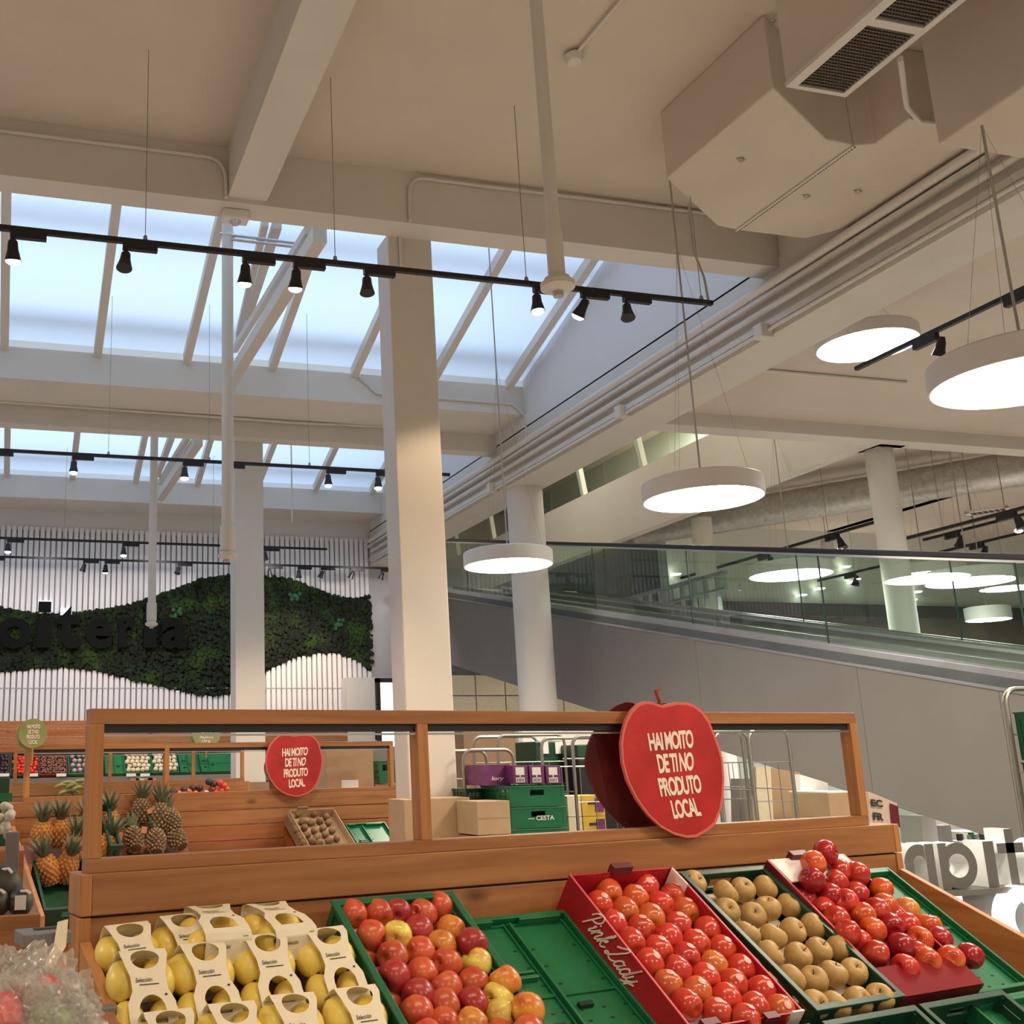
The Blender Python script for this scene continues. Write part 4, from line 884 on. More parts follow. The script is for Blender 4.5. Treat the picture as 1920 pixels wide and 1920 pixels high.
# yellow fruit packs in card sleeves
def pack_build(Mx, lab):
    e = empty('fruit_pack', Mx, lab, 'fruit pack', 'sleeved yellow fruit packs'); r = .0405
    # four egg-shaped yellow fruits
    prof = [(.001,-1.18),(.25,-1.14),(.55,-.95),(.82,-.60),(.98,-.15),(1.0,.2),(.90,.60),(.68,.92),(.38,1.10),(.12,1.13),(.001,1.10)]
    for i, (x, y) in enumerate(((-.042,.048),(.042,.046),(-.044,-.040),(.043,-.043))):
        g = G().lathe([(a*r, z*r) for a, z in prof], 18, cap=False)
        o = g.build('yellow_fruit', M['mango'], e, local=True, smooth=True); o.matrix_basis = T(x, y, .045) @ Rx(R(70+random.uniform(-10,10))) @ Ry(R(random.uniform(-14,14)))
        G().lathe([(.004,0),(.006,.002),(.001,.003)], 8, (0,0,r*1.09)).build('calyx', M['stem'], o, local=True)
    # clear tray
    g = G(); n = 24
    def ring(rx, ry, z): return [Vector((rx*math.copysign(abs(math.cos(2*PI*k/n))**.6, math.cos(2*PI*k/n)), ry*math.copysign(abs(math.sin(2*PI*k/n))**.6, math.sin(2*PI*k/n)), z)) for k in range(n)]
    rs = [ring(.07,.075,.002), ring(.082,.088,.02), ring(.086,.093,.045), ring(.090,.097,.047)]
    vs = [v for q in rs for v in q]; fs = [tuple(range(n))[::-1]]
    for i in range(3):
        for k in range(n): fs.append((i*n+k, i*n+(k+1)%n, (i+1)*n+(k+1)%n, (i+1)*n+k))
    g.add(vs, fs).build('clear_tray', M['clear'], e, local=True, smooth=True)
    # card sleeve: runs front-bottom, up, over the top with a crest, down the back; two punched windows
    path = [(-.098,.020),(-.102,.080),(-.092,.094),(-.07,.100),(0,.106),(.07,.104),(.092,.094),(.098,.075),(.10,.030)]
    lens = [0]
    for a, b in zip(path, path[1:]): lens.append(lens[-1]+math.dist(a, b))
    Lt = lens[-1]
    def P(u, t):
        d = t*Lt; i = max(j for j in range(len(lens)-1) if lens[j] <= d+1e-9); q = (d-lens[i])/(lens[i+1]-lens[i])
        y = path[i][0]+(path[i+1][0]-path[i][0])*q; z = path[i][1]+(path[i+1][1]-path[i][1])*q
        return u, y, z
    def half(t):
        if t < .42: return .056
        if t < .50: return .056-.014*((t-.42)/.08)
        if t < .60: return .042
        return .042+.014*min(1, (t-.60)/.14)
    N1, N2 = 30, 96; uv = []
    for j in range(N2+1):
        t = j/N2
        for i in range(N1+1): uv.append([(2*i/N1-1)*half(t), t])
    fs = []; cut = set(); kept = set()
    for j in range(N2):
        for i in range(N1):
            t = (j+.5)/N2; u = (2*(i+.5)/N1-1)*half(t)
            h1 = (abs(u) < .031 and .29 < t <= .37) or ((u/.031)**2+((t-.37)/.10)**2 < 1 and t > .37); h2 = (u/.034)**2+((t-.72)/.075)**2 < 1
            a = j*(N1+1)+i; q = (a, a+1, a+N1+2, a+N1+1)
            if h1 or h2: cut.update(q); continue
            fs.append(q); kept.update(q)
    for k in cut & kept:
        u, t = uv[k]
        if t > .58: cu_, ct_, ra, rb = 0, .72, .034, .075
        else: cu_, ct_, ra, rb = 0, .37, .031, .10
        if t > .58 or t > .37:
            m_ = math.hypot((u-cu_)/ra, (t-ct_)/rb); uv[k] = [cu_+(u-cu_)/m_, ct_+(t-ct_)/m_]
        elif abs(u) > .024 and t > .30: uv[k] = [math.copysign(.031, u), t]
        else: uv[k] = [max(-.031, min(.031, u)), .29]
    vs = [P(u, t) for u, t in uv]
    o = G().add(vs, fs).build('card_sleeve', M['sleeve'], e, local=True)
    so = o.modifiers.new('thick', 'SOLIDIFY'); so.thickness = .0012
    def TP(u, t, lift=.0016): x, y, z = P(u, t); return Vector((x, y-.0004, z+lift))
    g = G(); text_quad(g, 'Selección', TP(-.032,.585), TP(.008,.585), TP(.008,.555), TP(-.032,.555), .01, .3)
    g.add([TP(-.024,.54), TP(.022,.54), TP(.022,.534), TP(-.024,.534)], [(0,1,2,3)]); text_quad(g, 'Selección', TP(-.028,.15,.0), TP(.004,.15,.0), TP(.004,.12,.0), TP(-.028,.12,.0), .01, .3)
    g.v = [v+Vector((0,-.0012,0)) if v.y < -.09 else v for v in g.v]; g.add([TP(.032,.47), TP(.038,.47), TP(.038,.458), TP(.032,.458)], [(0,1,2,3)])
    tag(g.build('print', M['ink'], o, local=True), kind='stuff')
    g = G(); g.add([TP(.034,.20), TP(.047,.20), TP(.047,.15), TP(.034,.15)], [(0,1,2,3)]); g.build('green_label', M['signg'], o, local=True)
    return e
PK = [((272,1852),'first from left in front full row'),((388,1836),'second from left in front full row'),((505,1818),'third from left in front full row'),((622,1803),'fourth from left, touching the apple crate'),
      ((322,1972),'leftmost in the row cut by the bottom edge'),((442,1955),'second in the row cut by the bottom edge'),((557,1936),'third in the row cut by the bottom edge'),((680,1920),'fourth in row cut by bottom edge'),
      ((250,1812),'half hidden at the far left, back row'),((352,1792),'half hidden behind second front pack')]
pk0 = None
for (q, lb) in PK:
    hid = 'half' in lb; p = hit(q[0], q[1], TR1, .07 if hid else .125)
    Mx = TR1 @ T(p.x, p.y, .012 if hid else .045) @ Rz(R(random.uniform(-3,3))) @ Rx(R(4 if hid else 15)) @ Matrix.Diagonal((1.06, 1.18, 1.08, 1))
    if pk0 is None: pk0 = pack_build(Mx, 'sleeved yellow fruit pack, '+lb); o = pk0
    else: o = copy_tree(pk0); o.matrix_basis = Mx; o['label'] = 'sleeved yellow fruit pack, '+lb
for q, lb, rz in (((402,1745),'left one of the two lying on top at the back',-4),((516,1738),'right one of the two lying on top at the back',3)):
    p = atd(q[0], q[1]+22, v=2.90); Mx = D1M @ T(p.x, p.y, p.z-.040) @ Rz(R(rz)) @ Rx(R(12)) @ Matrix.Diagonal((1.12, 1.12, 1.12, 1)); o = copy_tree(pk0); o.matrix_basis = Mx; o['label'] = 'sleeved yellow fruit pack, '+lb
# the packs' own shallow tray
tag(G().box(.03, .74, -.86, -.004, .001, .014, TR1).build('tray_liner', M['cardk'], None), 'brown card liner under the yellow fruit packs', 'liner')

# ---- apple-shaped hanging signs
OUT = [(260,730),(275,600),(310,470),(370,360),(440,290),(520,258),(600,265),(655,290),(715,305),(780,287),(870,270),(980,272),(1060,300),(1150,370),(1220,470),(1280,620),(1340,780),(1370,900),(1385,1100),(1375,1300),(1350,1450),(1290,1600),(1200,1680),(1080,1745),(980,1752),(850,1720),(700,1640),(560,1510),(430,1330),(330,1130),(275,930)]
def apple_sign(proj3, back, lab, stem=True, th=.012):
    """proj3 maps sign-drawing units to world on the board plane; back is the vector away from the viewer"""
    e = empty('apple_sign', proj3(800, 1752), lab, 'sign'); P = [Vector(proj3(*q)) for q in OUT]
    cx = Vector(proj3(820, 1000)); n = len(P)
    def slab(name, k, off, m, t=th):
        Q = [cx+(p-cx)*k+back*off for p in P]; vs = Q+[q+back*t for q in Q]
        return G().add(vs, [tuple(range(n)), tuple(range(n, 2*n))[::-1]]+[(i, i+n, (i+1)%n+n, (i+1)%n) for i in range(n)]).build(name, M[m], e)
    slab('board', 1.0, 0, 'signrim'); slab('printed_face', .955, -.0015, 'signr', .002)
    for k, (ln, q) in enumerate((('HAI MOITO', ((538,610),(1030,568),(1050,772),(570,805))), ('DE TI NO', ((632,838),(1040,812),(1048,1018),(672,1050))), ('PRODUTO', ((648,1098),(1108,1058),(1140,1262),(690,1305))), ('LOCAL', ((785,1342),(1072,1310),(1135,1510),(830,1548))))):
        g = G(); text_quad(g, ln, *[proj3(*c) for c in q], .035, 0, .86, lift=-back*.003); g.build('lettering', M['letterw'], e)
    if stem:
        g = G(); pts = [(700,310),(690,250),(668,190),(655,150),(690,120)]
        g.tube([Vector(proj3(*q))+back*.005 for q in pts], .009, 8, rads=[.006,.008,.009,.009,.006]); g.build('stem', M['signstem'], e, smooth=True)
    return e
S1 = lambda x, y: D1M @ atd(1120+x/5.818, 1270+y/5.818, v=2.975)
bk = D1M.to_3x3() @ Vector((0, 1, 0))
apple_sign(S1, bk, 'large red apple-shaped sign with cream capitals on the near display frame')
# its rear twin board, leaning away
P = [Vector(S1(*q)) for q in OUT]; cx = sum(P, Vector())/len(P); xa = D1M.to_3x3() @ Vector((1,0,0))
Q = []
for p in P:
    d_ = p-cx; Q.append(cx+xa*(d_.dot(xa)*.96-.055)+Vector((0,0,d_.z*.99+.0))+bk*(.14-.10*max(0,d_.z)/.2))
n = len(Q); tag(G().add(Q+[q+bk*.01 for q in Q], [tuple(range(n)), tuple(range(n, 2*n))[::-1]]+[(i, i+n, (i+1)%n+n, (i+1)%n) for i in range(n)]).build('apple_sign', M['signrb']), 'dark red rear board of the large apple sign, seen edge-on at its left', 'sign')

# ================================================================== SECOND DISPLAY
AT2 = lambda x, y: D1M @ atd(x, y, v=8.64)
V2 = 8.7; D2 = D1M @ T(atd(25,1508,v=V2).x, V2, 0)
d2, TR2 = display(D2, 3.50, 1.362, 1.803, [.08, 1.236, 3.4], 'second pine produce display, with pineapples and kiwis, left of the cream column', zb=.93, planks=4, s_ang=R(26), x_tray=(.0, 3.30), rpanel=False); TR2 = D2 @ T(0, -.01, 1.10) @ Rx(SL)
S2 = lambda x, y: AT2(548+(x-(y-1000)*.17-800)*.098, 1435+(y-1008)*.0790)
apple_sign(S2, bk, 'smaller red apple-shaped sign on the second display')
p = atd(520,1440,v=8.84); tag(G().lathe([(.001,0),(.13,0),(.13,.008),(.001,.008)], 24, (0,0,0), D1M @ T(p.x,8.84,p.z) @ Rx(R(90)) ).build('round_board', M['cardk']), 'plain brown round board behind the smaller apple sign', 'sign')

def pineapple_build(m, lab, Mx, grp):
    e = empty('pineapple', Mx, lab, 'pineapple', grp); g = G(); rr, hh = .060, .085
    n = 12
    g.lathe([(.001,-hh),(.03,-hh*.95),(.05,-hh*.6),(rr,-.01),(.056,hh*.5),(.04,hh*.9),(.001,hh)], 16, cap=False)
    g.cur = 1
    for j in range(9):
        z = -hh*.85+j*hh*1.7/8; r_ = rr*math.sqrt(max(.05, 1-(z/(hh*1.12))**2))
        for k in range(n):
            a = 2*PI*(k+.5*(j%2))/n; g.ball((r_*math.cos(a), r_*math.sin(a), z), .0105, 5, 3)
    g.build('body', [M['stem'] if m == 'pine_b' else M['pine_o'], M[m]], e, local=True, smooth=True)
    g = G()
    for k in range(26):
        a = k*2.4; t = k/26; L_ = .10+.05*t; sp = .75*(1-t)+.1; w_ = .011
        d_ = Vector((math.cos(a)*sp, math.sin(a)*sp, 1)).normalized(); s_ = d_.cross(Vector((0,0,1))).normalized() if sp > .05 else Vector((1,0,0))
        b_ = Vector((math.cos(a)*.016, math.sin(a)*.016, hh*.9)); tip = b_+d_*L_+Vector((math.cos(a), math.sin(a), 0))*.02; mid = b_+d_*L_*.5
        g.add([b_-s_*w_, b_+s_*w_, mid+s_*w_*.8, mid-s_*w_*.8, tip], [(0,1,2,3),(3,2,4)])
    g.build('leaf_crown', M['leaf'], e, local=True)
    return e
PO = [((79,1567),0,.0,'largest upright orange pineapple at the left end of the second display'),((137,1594),.05,.15,'orange pineapple with a tall crown, second from the left'),((90,1632),-.1,-.3,'orange pineapple at the front, above the dark green crate'),((125,1628),.2,.2,'orange pineapple low at the front, just left of the near frame'),((112,1562),0,0,'shaded orange pineapple at the back between two others'),((156,1560),.1,.1,'orange pineapple at the back, touching the near frame post'),((204,1546),0,0,'orange pineapple right behind the near frame post'),((199,1591),0,.3,'orange pineapple low at the right of the near frame post')]
pp = None
for (q, a, b, lb) in PO:
    p = hit(q[0], q[1], TR2, .13 if q[1] > 1600 else .17); Mx = TR2 @ T(*p) @ Rx(-SL) @ Rx(R(8)+a) @ Ry(b) @ Matrix.Scale(1.28, 4)
    if pp is None: pp = pineapple_build('pine_o', lb, Mx, 'orange pineapples'); o = pp
    else: o = copy_tree(pp); o.matrix_basis = Mx; o['label'] = lb
PB = [((252,1574),.9,'brown pineapple lowest left in the pyramid, facing forward'),((293,1578),.7,'brown pineapple low in the middle of the pyramid'),((331,1572),.9,'brown pineapple low at the right of the pyramid'),((299,1533),.2,'largest brown pineapple, upper middle of the pyramid'),((266,1521),.1,'brown pineapple upper left of the pyramid'),((322,1540),.5,'shaded brown pineapple behind the right of the pyramid')]
pb = None
for k, (q, a, lb) in enumerate(PB):
    p = hit(q[0], q[1], TR2, .12+(.08 if k > 2 else 0)); Mx = TR2 @ T(*p) @ Rx(-SL+a*-.9) @ Ry(random.uniform(-.3,.3)) @ Matrix.Scale(1.35 if k == 3 else 1.2, 4)
    if pb is None: pb = pineapple_build('pine_b', lb, Mx, 'brown pineapples'); o = pb
    else: o = copy_tree(pb); o.matrix_basis = Mx; o['label'] = lb
for k, (q, w_, h_) in enumerate((((291,1517),.13,.035),((270,1556),.045,.05),((226,1568),.03,.06),((338,1547),.03,.05))):
    p = hit(q[0], q[1], TR2, .27 if k == 0 else .2); p = TR2 @ p
    tag(G().box(-w_/2, w_/2, -.003, .003, -h_/2, h_/2, T(*p) @ Ry(R(-18 if k == 0 else 10))).build('price_tag', mat('orange_tag', (.62,.24,.14), .6)), ['pale pink paper strip tied on the brown pineapples','small orange tag at the centre of the brown pineapples','small orange tag left of the brown pineapples','small orange tag right of the brown pineapples'][k], 'tag')
# crates on the second display
crate(TR2 @ T(.06, -.48, 0), 'dark green crate at the lower left of the second display', m='greend', w=.36, l=.5, h=.16)
crate(TR2 @ T(.60, -.02, 0), 'dark green crate edge beside the brown pineapples', m='greend', w=.08, l=.5, h=.30, handle=False)
# kiwi box
KM = TR2 @ T(hit(532,1512,TR2,.12).x, -.0, .03)
e = empty('kiwi_box', KM, 'open cardboard box of kiwis on the second display, under the smaller apple sign', 'box')
w_, l_ = .43, .56
G().box(0,w_,-l_,0,.05,.056).build('bottom', M['card'], e, local=True)
for nm, g in (('side', G().box(0,.006,-l_,0,.0,.125)), ('side', G().box(w_-.006,w_,-l_,0,.0,.125)), ('end', G().box(.006,w_-.006,-.006,0,.0,.135)), ('end', G().box(.006,w_-.006,-l_,-l_+.006,.0,.12))): g.build(nm, M['card'], e, local=True)
G().box(.07,.17,-.004,.006,.135,.16).build('tab', M['cardk'], e, local=True); G().box(-.0,.006,-l_,0,.04,.10).build('red_band', mat('red_band', (.50,.10,.05), .6), e, local=True); G().box(-.02,-.0,-l_,0,.0,.10).build('liner_edge', M['cardk'], e, local=True)
KW = crop(400,1300,3.4286,[(505,795),(545,775),(645,775),(575,825),(520,840),(630,830),(685,820),(725,790),(740,830),(585,865),(540,885),(650,880),(705,865),(765,880),(600,910),(570,930),(665,925),(720,905),(630,950),(585,965),(680,960),(745,945),(795,930)])
kw = None; kl, _ = rows_label(KW, '', '', 9)
for i, q in enumerate(KW):
    p = TR2 @ hit(q[0], q[1], TR2, .115)
    if kw is None: kw = G().lathe([(.001,-.038),(.014,-.036),(.026,-.022),(.031,0),(.026,.022),(.014,.036),(.005,.038),(.001,.037)], 12, cap=False).build('kiwi', M['kiwi'], None, smooth=True); o = kw
    else: o = kw.copy(); C.objects.link(o)
    o.matrix_basis = T(*p) @ Rz(random.uniform(0,3)) @ Rx(R(80)); r_, k_ = kl[i]
    tag(o, 'brown kiwi in the box, %s from the left in the %s row from the back' % (ORD[k_], ORD[min(r_,11)]), 'kiwi', 'kiwis in the box')
crate(TR2 @ T(hit(532,1512,TR2,.10).x-.02, -.02, -.0), 'dark green crate holding the kiwi box', m='greend', w=.54, h=.028, handle=False)
for xa, xb, nm in ((hit(532,1512,TR2,.10).x-.02, 3.2, 'right'), (.06, 1.35, 'left')): tag(G().box(xa, xb, -.62, -.0, -.13, -.004, TR2).build('riser_block', M['wooddk'], None), 'wooden riser under the %s goods of the second display' % nm, 'riser')
xk = hit(640,1540,TR2,.04).x
folded(TR2 @ T(xk, -.08, 0), 'empty green folded crate on the second display, right of the kiwis')
# boxes round the cream column and behind
def cardboard(x0, x1, y0, y1, z0, z1, lab, rz=0, tape=True, m='card'):
    e = empty('cardboard_box', T((x0+x1)/2, (y0+y1)/2, z0) @ Rz(rz), lab, 'box'); w_, d_, h_ = (x1-x0)/2, (y1-y0)/2, z1-z0
    G().box(-w_,w_,-d_,d_,0,h_).build('carton', M[m], e, local=True, bevel=.004)
    G().box(-w_-.001,w_+.001,-d_-.0015,-d_,h_*.49,h_*.50).build('flap_seam', M['cardk'], e, local=True)
    return e
p0, p1 = at(744,1500,y=7.75), at(868,1497,y=7.75)
cardboard(p0.x+.0, p0.x+.13, 7.60, 7.95, 0, 1.345, 'tall brown carton at the left foot of the cream column')
cardboard(p0.x+.135, p1.x, 7.62, 7.95, 0, 1.35, 'wide brown carton in front of the cream column')
p2, p3 = at(872,1506,y=7.4), at(938,1503,y=7.4)
cardboard(p2.x+.03, p3.x+.02, 7.3, 7.62, 1.10, 1.33, 'small brown carton on top, right of the cream column', R(4)); cardboard(p2.x+.04, p3.x+.04, 7.28, 7.62, 0, 1.09, 'brown carton under the small one, right of the column', R(2))
p0, p1 = at(608,1400,y=9.95), at(698,1476,y=9.95)
cardboard(p0.x, p1.x, 9.9, 10.3, 1.0, p0.z, 'large brown carton behind the second display, right of the smaller apple sign'); cardboard(p0.x-.15, p1.x+.1, 9.86, 10.4, 0, .99, 'brown carton stack base behind the second display')
p = at(656,1471,y=9.75); tag(G().box(p.x-.08, p.x+.08, 9.74, 9.76, p.z-.06, p.z+.04).build('label_card', M['white']), 'small white card standing before the large carton', 'label')
tag(G().box(p.x-.4, p.x+.4, 9.70, 9.84, 0, p.z-.06).build('low_bench', M['wood']), 'low pine bench behind the second display', 'bench')
p0, p1 = at(702,1400,y=10.3), at(742,1475,y=10.3)
tag(G().box(p0.x, p1.x+.2, 10.4, 10.45, 0, p0.z).build('grey_partition', M['greyp']), 'grey-green partition between the carton and the cream column', 'partition')
crate(T(p0.x-.04, 10.36, 1.42) @ Ry(0), 'green crate standing behind the large carton', w=.16, l=.3, h=.2)
tag(G().box(p0.x-.1, p0.x+.2, 10.0, 10.38, 0, 1.41).build('cardboard_box', M['cardk']), 'dark brown carton under the green crate by the partition', 'box')
# red notices on the far board
for k, (xa, xb) in enumerate(((703,730),(732,741))):
    a = at(xa, 1362, y=19.6); b = at(xb, 1387, y=19.6); e = empty('notice', T((a.x+b.x)/2, 19.6, b.z), ['red notice with white print beside the cream column','narrow red notice next to the larger red one'][k], 'notice')
    G().box(a.x, b.x, 19.60, 19.618, b.z, a.z).build('plate', M['redbox'], e)
    for j in range(3): G().box(a.x+(b.x-a.x)*(.15+.28*j), a.x+(b.x-a.x)*(.35+.28*j), 19.59, 19.60, b.z+.05, a.z-.04-.03*(j%2)).build('print_bar', M['letterw'], e)

# ================================================================== THIRD DISPLAY (farther, before the white column)
D3 = T(-.02, 13.0, 0)
d3, TR3 = display(D3, 2.75, 1.43, 1.835, [.035, 1.115, 2.09, 2.7], 'third pine produce display in the distance, with bananas and peppers', zb=1.12, planks=3, s_ang=R(26))
# rounds with green fruit print
def round_sign(px, py, r, y, lab, sx=1):
    c = at(px, py, y=y); e = empty('round_sign', T(*c), lab, 'sign'); rr = r/1920*36*1.0
    rad = (at(px+r, py, y=y)-c).length
    for nm, off, k, m in (('rear_board', Vector((-rad*.22,.06,-rad*.12)), .97, 'signg'), ('board', Vector(), 1, 'signg')):
        n = 28; Q = [c+off+Vector((math.cos(2*PI*i/n)*rad*k, 0, math.sin(2*PI*i/n)*rad*k*1.03)) for i in range(n)]
        G().add(Q+[q+Vector((0,.012,0)) for q in Q], [tuple(range(n))[::-1], tuple(range(n,2*n))]+[(i,(i+1)%n,(i+1)%n+n,i+n) for i in range(n)]).build(nm, M[m], e)
    for k, (ln, w_) in enumerate((('HAI MOITO',.66),('DE TI NO',.54),('PRODUTO',.66),('LOCAL',.44))):
        z1 = c.z+rad*(.62-.36*k); z0 = z1-rad*.29; x0, x1 = c.x-rad*w_*.7+rad*.02, c.x+rad*w_*.7+rad*.02
        g = G(); text_quad(g, ln, (x0,y-.004,z1), (x1,y-.004,z1), (x1,y-.004,z0), (x0,y-.004,z0), .03, 0, .9); g.build('lettering', M['letterw'], e)
    G().tube([c+Vector((0,.01,-rad)), c+Vector((0,.01,-rad-.12))], .01, 6).build('stem_clip', M['woodz'], e)
    return e
round_sign(62, 1375, 27, 8.74, 'round green fruit-print sign with capitals at the far left'); round_sign(387, 1374, 27, 12.94, 'round green fruit-print sign with capitals, left of the white column')
# bananas
bn = None
for k, (q, rz) in enumerate((((118,1482),.2),((128,1477),-.1),((140,1481),.3),((152,1474),0),((150,1486),.4),((160,1480),-.2),((133,1492),.1),((124,1494),.5))):
    p = at(q[0], q[1], y=12.55)
    if bn is None:
        bn = G().tube([(.10*math.sin(a), 0, .06*math.cos(a)) for a in [-1.25+.25*i for i in range(11)]], .02, 8, rads=[.006]+[.018]*2+[.021]*5+[.018]*2+[.006]).build('banana', mat('green_yellow_banana', (.36,.33,.10), .5, var=.15), None, smooth=True); o = bn
    else: o = bn.copy(); C.objects.link(o)
    o.matrix_basis = T(*p) @ Rz(rz); tag(o, 'greenish yellow banana heaped on the third display', 'banana', 'bananas on the third display')
tag(G().box(-.35,.35,-.22,.22,-.26,0,T(at(138,1500,y=12.6).x, 12.55, at(138,1500,y=12.6).z)).build('banana_crate', M['greend']), 'green crate under the bananas on the third display', 'crate')
# peppers and citrus over the board of the second display
vg = {}
def veg(q, col, r, lab, grp, y, sq=(1,1,1), nm='pepper'):
    p = at(q[0], q[1], y=y); key = (nm, col)
    if key not in vg:
        m = mat(nm+'_skin_%d' % len(vg), col, .3); vg[key] = G().ball((0,0,0), 1, 10, 7, (1,1,1)).build(nm, m, None, smooth=True); o = vg[key]
    else: o = vg[key].copy(); C.objects.link(o)
    o.matrix_basis = T(*p) @ Rz(random.uniform(0,3)) @ Matrix.Diagonal((r*sq[0], r*sq[1], r*sq[2], 1)); tag(o, lab, nm.replace('_',' '), grp); return o
for q, cc in (((337,1489),0),((345,1487),0),((355,1484),1),((366,1488),1),((386,1488),2),((378,1487),3),((398,1480),3),((404,1486),4),((412,1468),4),((420,1474),4),((424,1480),4),((415,1483),4),((392,1466),5),((400,1470),5),((360,1478),5),((345,1481),5),((374,1478),5),((326,1486),5)):
    cols_ = [(.62,.24,.06),(.72,.22,.03),(.66,.55,.30),(.30,.03,.03),(.60,.06,.02),(.05,.02,.03)]
    veg(q, cols_[cc], .045, ['pale orange','orange','cream','dark red','bright red','dark aubergine-coloured'][cc]+' pepper heaped behind the second display board', 'peppers behind the second display', 12.5, (1,1,.9))
for k, (q, cc) in enumerate((((252,1462),0),((262,1463),1),((278,1462),0),((285,1461),0))):
    p = at(*q, y=13.05); tag(G().box(-.05,.05,-.03,.03,-.03,.03,T(p.x,13.05,1.46)).build('packet', mat('pink_packet_%d' % k, ((.6,.25,.2),(.75,.65,.6))[cc], .5)), ORD[k]+' small pink packet from the left behind the third display board', 'packet', 'packets behind the third display')
tag(G().box(at(420,1478,y=13.9).x, at(500,1478,y=13.9).x, 13.75, 14.1, 0, at(460,1467,y=13.9).z).build('column_skirt', M['cardk']), 'brown carton skirt at the foot of the white column', 'box')

# ================================================================== WALL DISPLAY under the moss
WD = empty('shelf_unit', T(0, 19.3, 0), 'long pine wall shelf unit below the white slats, lined with vegetable crates', 'shelf unit')
zt4_ = 2.44
for k in range(4):
    G().box(-1.4, 6.6, 19.62, 19.68, zt4_-.135*(k+1)+.006, zt4_-.135*k).build('back_plank', M['wooddk' if k % 2 else 'wood'], WD, bevel=.004)
G().box(-1.4, 6.6, 19.0, 19.62, 1.44, 1.48).build('shelf_board', M['woody'], WD); G().box(-1.4, 6.6, 18.98, 19.0, 1.36, 1.48).build('shelf_edge', M['metalgrey'], WD); G().box(-1.4, 6.6, 19.3, 19.6, 0, 1.44).build('base_cabinet', M['wooddk'], WD)
TR4 = T(0, 19.60, 1.86) @ Rx(R(40))
def bin4(px0, px1, m, lab, l=.55, h=.12):
    a = hit(px0, 1430, TR4, 0).x; b = hit(px1, 1430, TR4, 0).x; return crate(TR4 @ T(a, 0, -.09), lab, m=m, w=b-a-.01, l=l, h=h, handle=False), a, b
def scat(a, b, m, nm, r, nx, ny, lab, grp, sq=(1,1,1)):
    base = G().ball((0,0,0), r, 7, 5, sq).build(nm, M[m] if isinstance(m, str) else m, None, smooth=True); first = True
    for j in range(ny):
        for i in range(nx):
            x = a+.02+(b-a-.05)*(i+.5+.25*(j%2))/nx; y = -.03-.49*(j+.5)/ny
            o = base if first else base.copy()
            if not first: C.objects.link(o)
            first = False
            o.matrix_basis = TR4 @ T(x+random.uniform(-.01,.01), y, .035+random.uniform(-.01,.012)) @ rndrot(.8); tag(o, lab, nm.replace('_',' '), grp)
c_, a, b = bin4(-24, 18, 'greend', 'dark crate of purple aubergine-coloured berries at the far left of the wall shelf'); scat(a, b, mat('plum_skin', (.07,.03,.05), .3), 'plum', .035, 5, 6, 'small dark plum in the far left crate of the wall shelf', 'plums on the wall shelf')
c_, a, b = bin4(20, 73, 'greend', 'crate of bright red tomatoes on the wall shelf'); scat(a, b, mat('tomato_skin', (.72,.04,.015), .25), 'tomato', .038, 6, 6, 'bright red tomato on the wall shelf', 'tomatoes on the wall shelf')
c_, a, b = bin4(74, 126, 'maroon', 'crate of small brown dates on the wall shelf'); scat(a, b, mat('date_skin', (.16,.06,.035), .3, scale=60, col2=(.30,.15,.10)), 'date', .026, 9, 9, 'small brown date on the wall shelf', 'dates on the wall shelf', (1.3,.8,.8))
c_, a, b = bin4(128, 190, 'green', 'green crate of pink-violet onions on the wall shelf'); scat(a, b, mat('onion_skin', (.55,.33,.42), .5), 'onion', .042, 5, 4, 'pink-violet onion on the wall shelf', 'onions on the wall shelf')
fe, a, b = None, 0, 0
a = hit(196,1430,TR4,0).x; folded(TR4 @ T(a,0,-.03), 'folded green crate just right of the onions on the wall shelf', w=hit(231,1430,TR4,0).x-a, l=.55)
for k, (u, v_) in enumerate(((232,282),(283,333))):
    c_, a, b = bin4(u, v_, 'green', ['green crate of cream mushrooms, left of the pair','green crate of cream mushrooms, right of the pair'][k]); scat(a, b, M['cream'] if k else mat('mushroom_cap', (.74,.63,.44), .5), 'mushroom', .045, 5, 5, 'cream mushroom in the %s of two crates on the wall shelf' % ['left','right'][k], 'mushrooms in the %s crate' % ['left','right'][k])
for k, (u, v_) in enumerate(((335,372),(374,436),(500,560),(562,600))):
    a = hit(u,1430,TR4,0).x; folded(TR4 @ T(a,0,-.03), ['folded green crate right of the mushrooms','wide folded green crate left of the white column','folded green crate right of the white column','folded green crate behind the smaller apple sign'][k]+' on the wall shelf', w=hit(v_,1430,TR4,0).x-a, l=.55)
for k, px in enumerate((8,62,115,246,272)):
    p = at(px, 1453, y=18.96); tag(G().box(p.x-.08, p.x+.08, 18.955, 18.97, p.z-.025, p.z+.025).build('price_card', M['white']), ORD[k]+' white price card from the left on the wall shelf edge', 'price card')

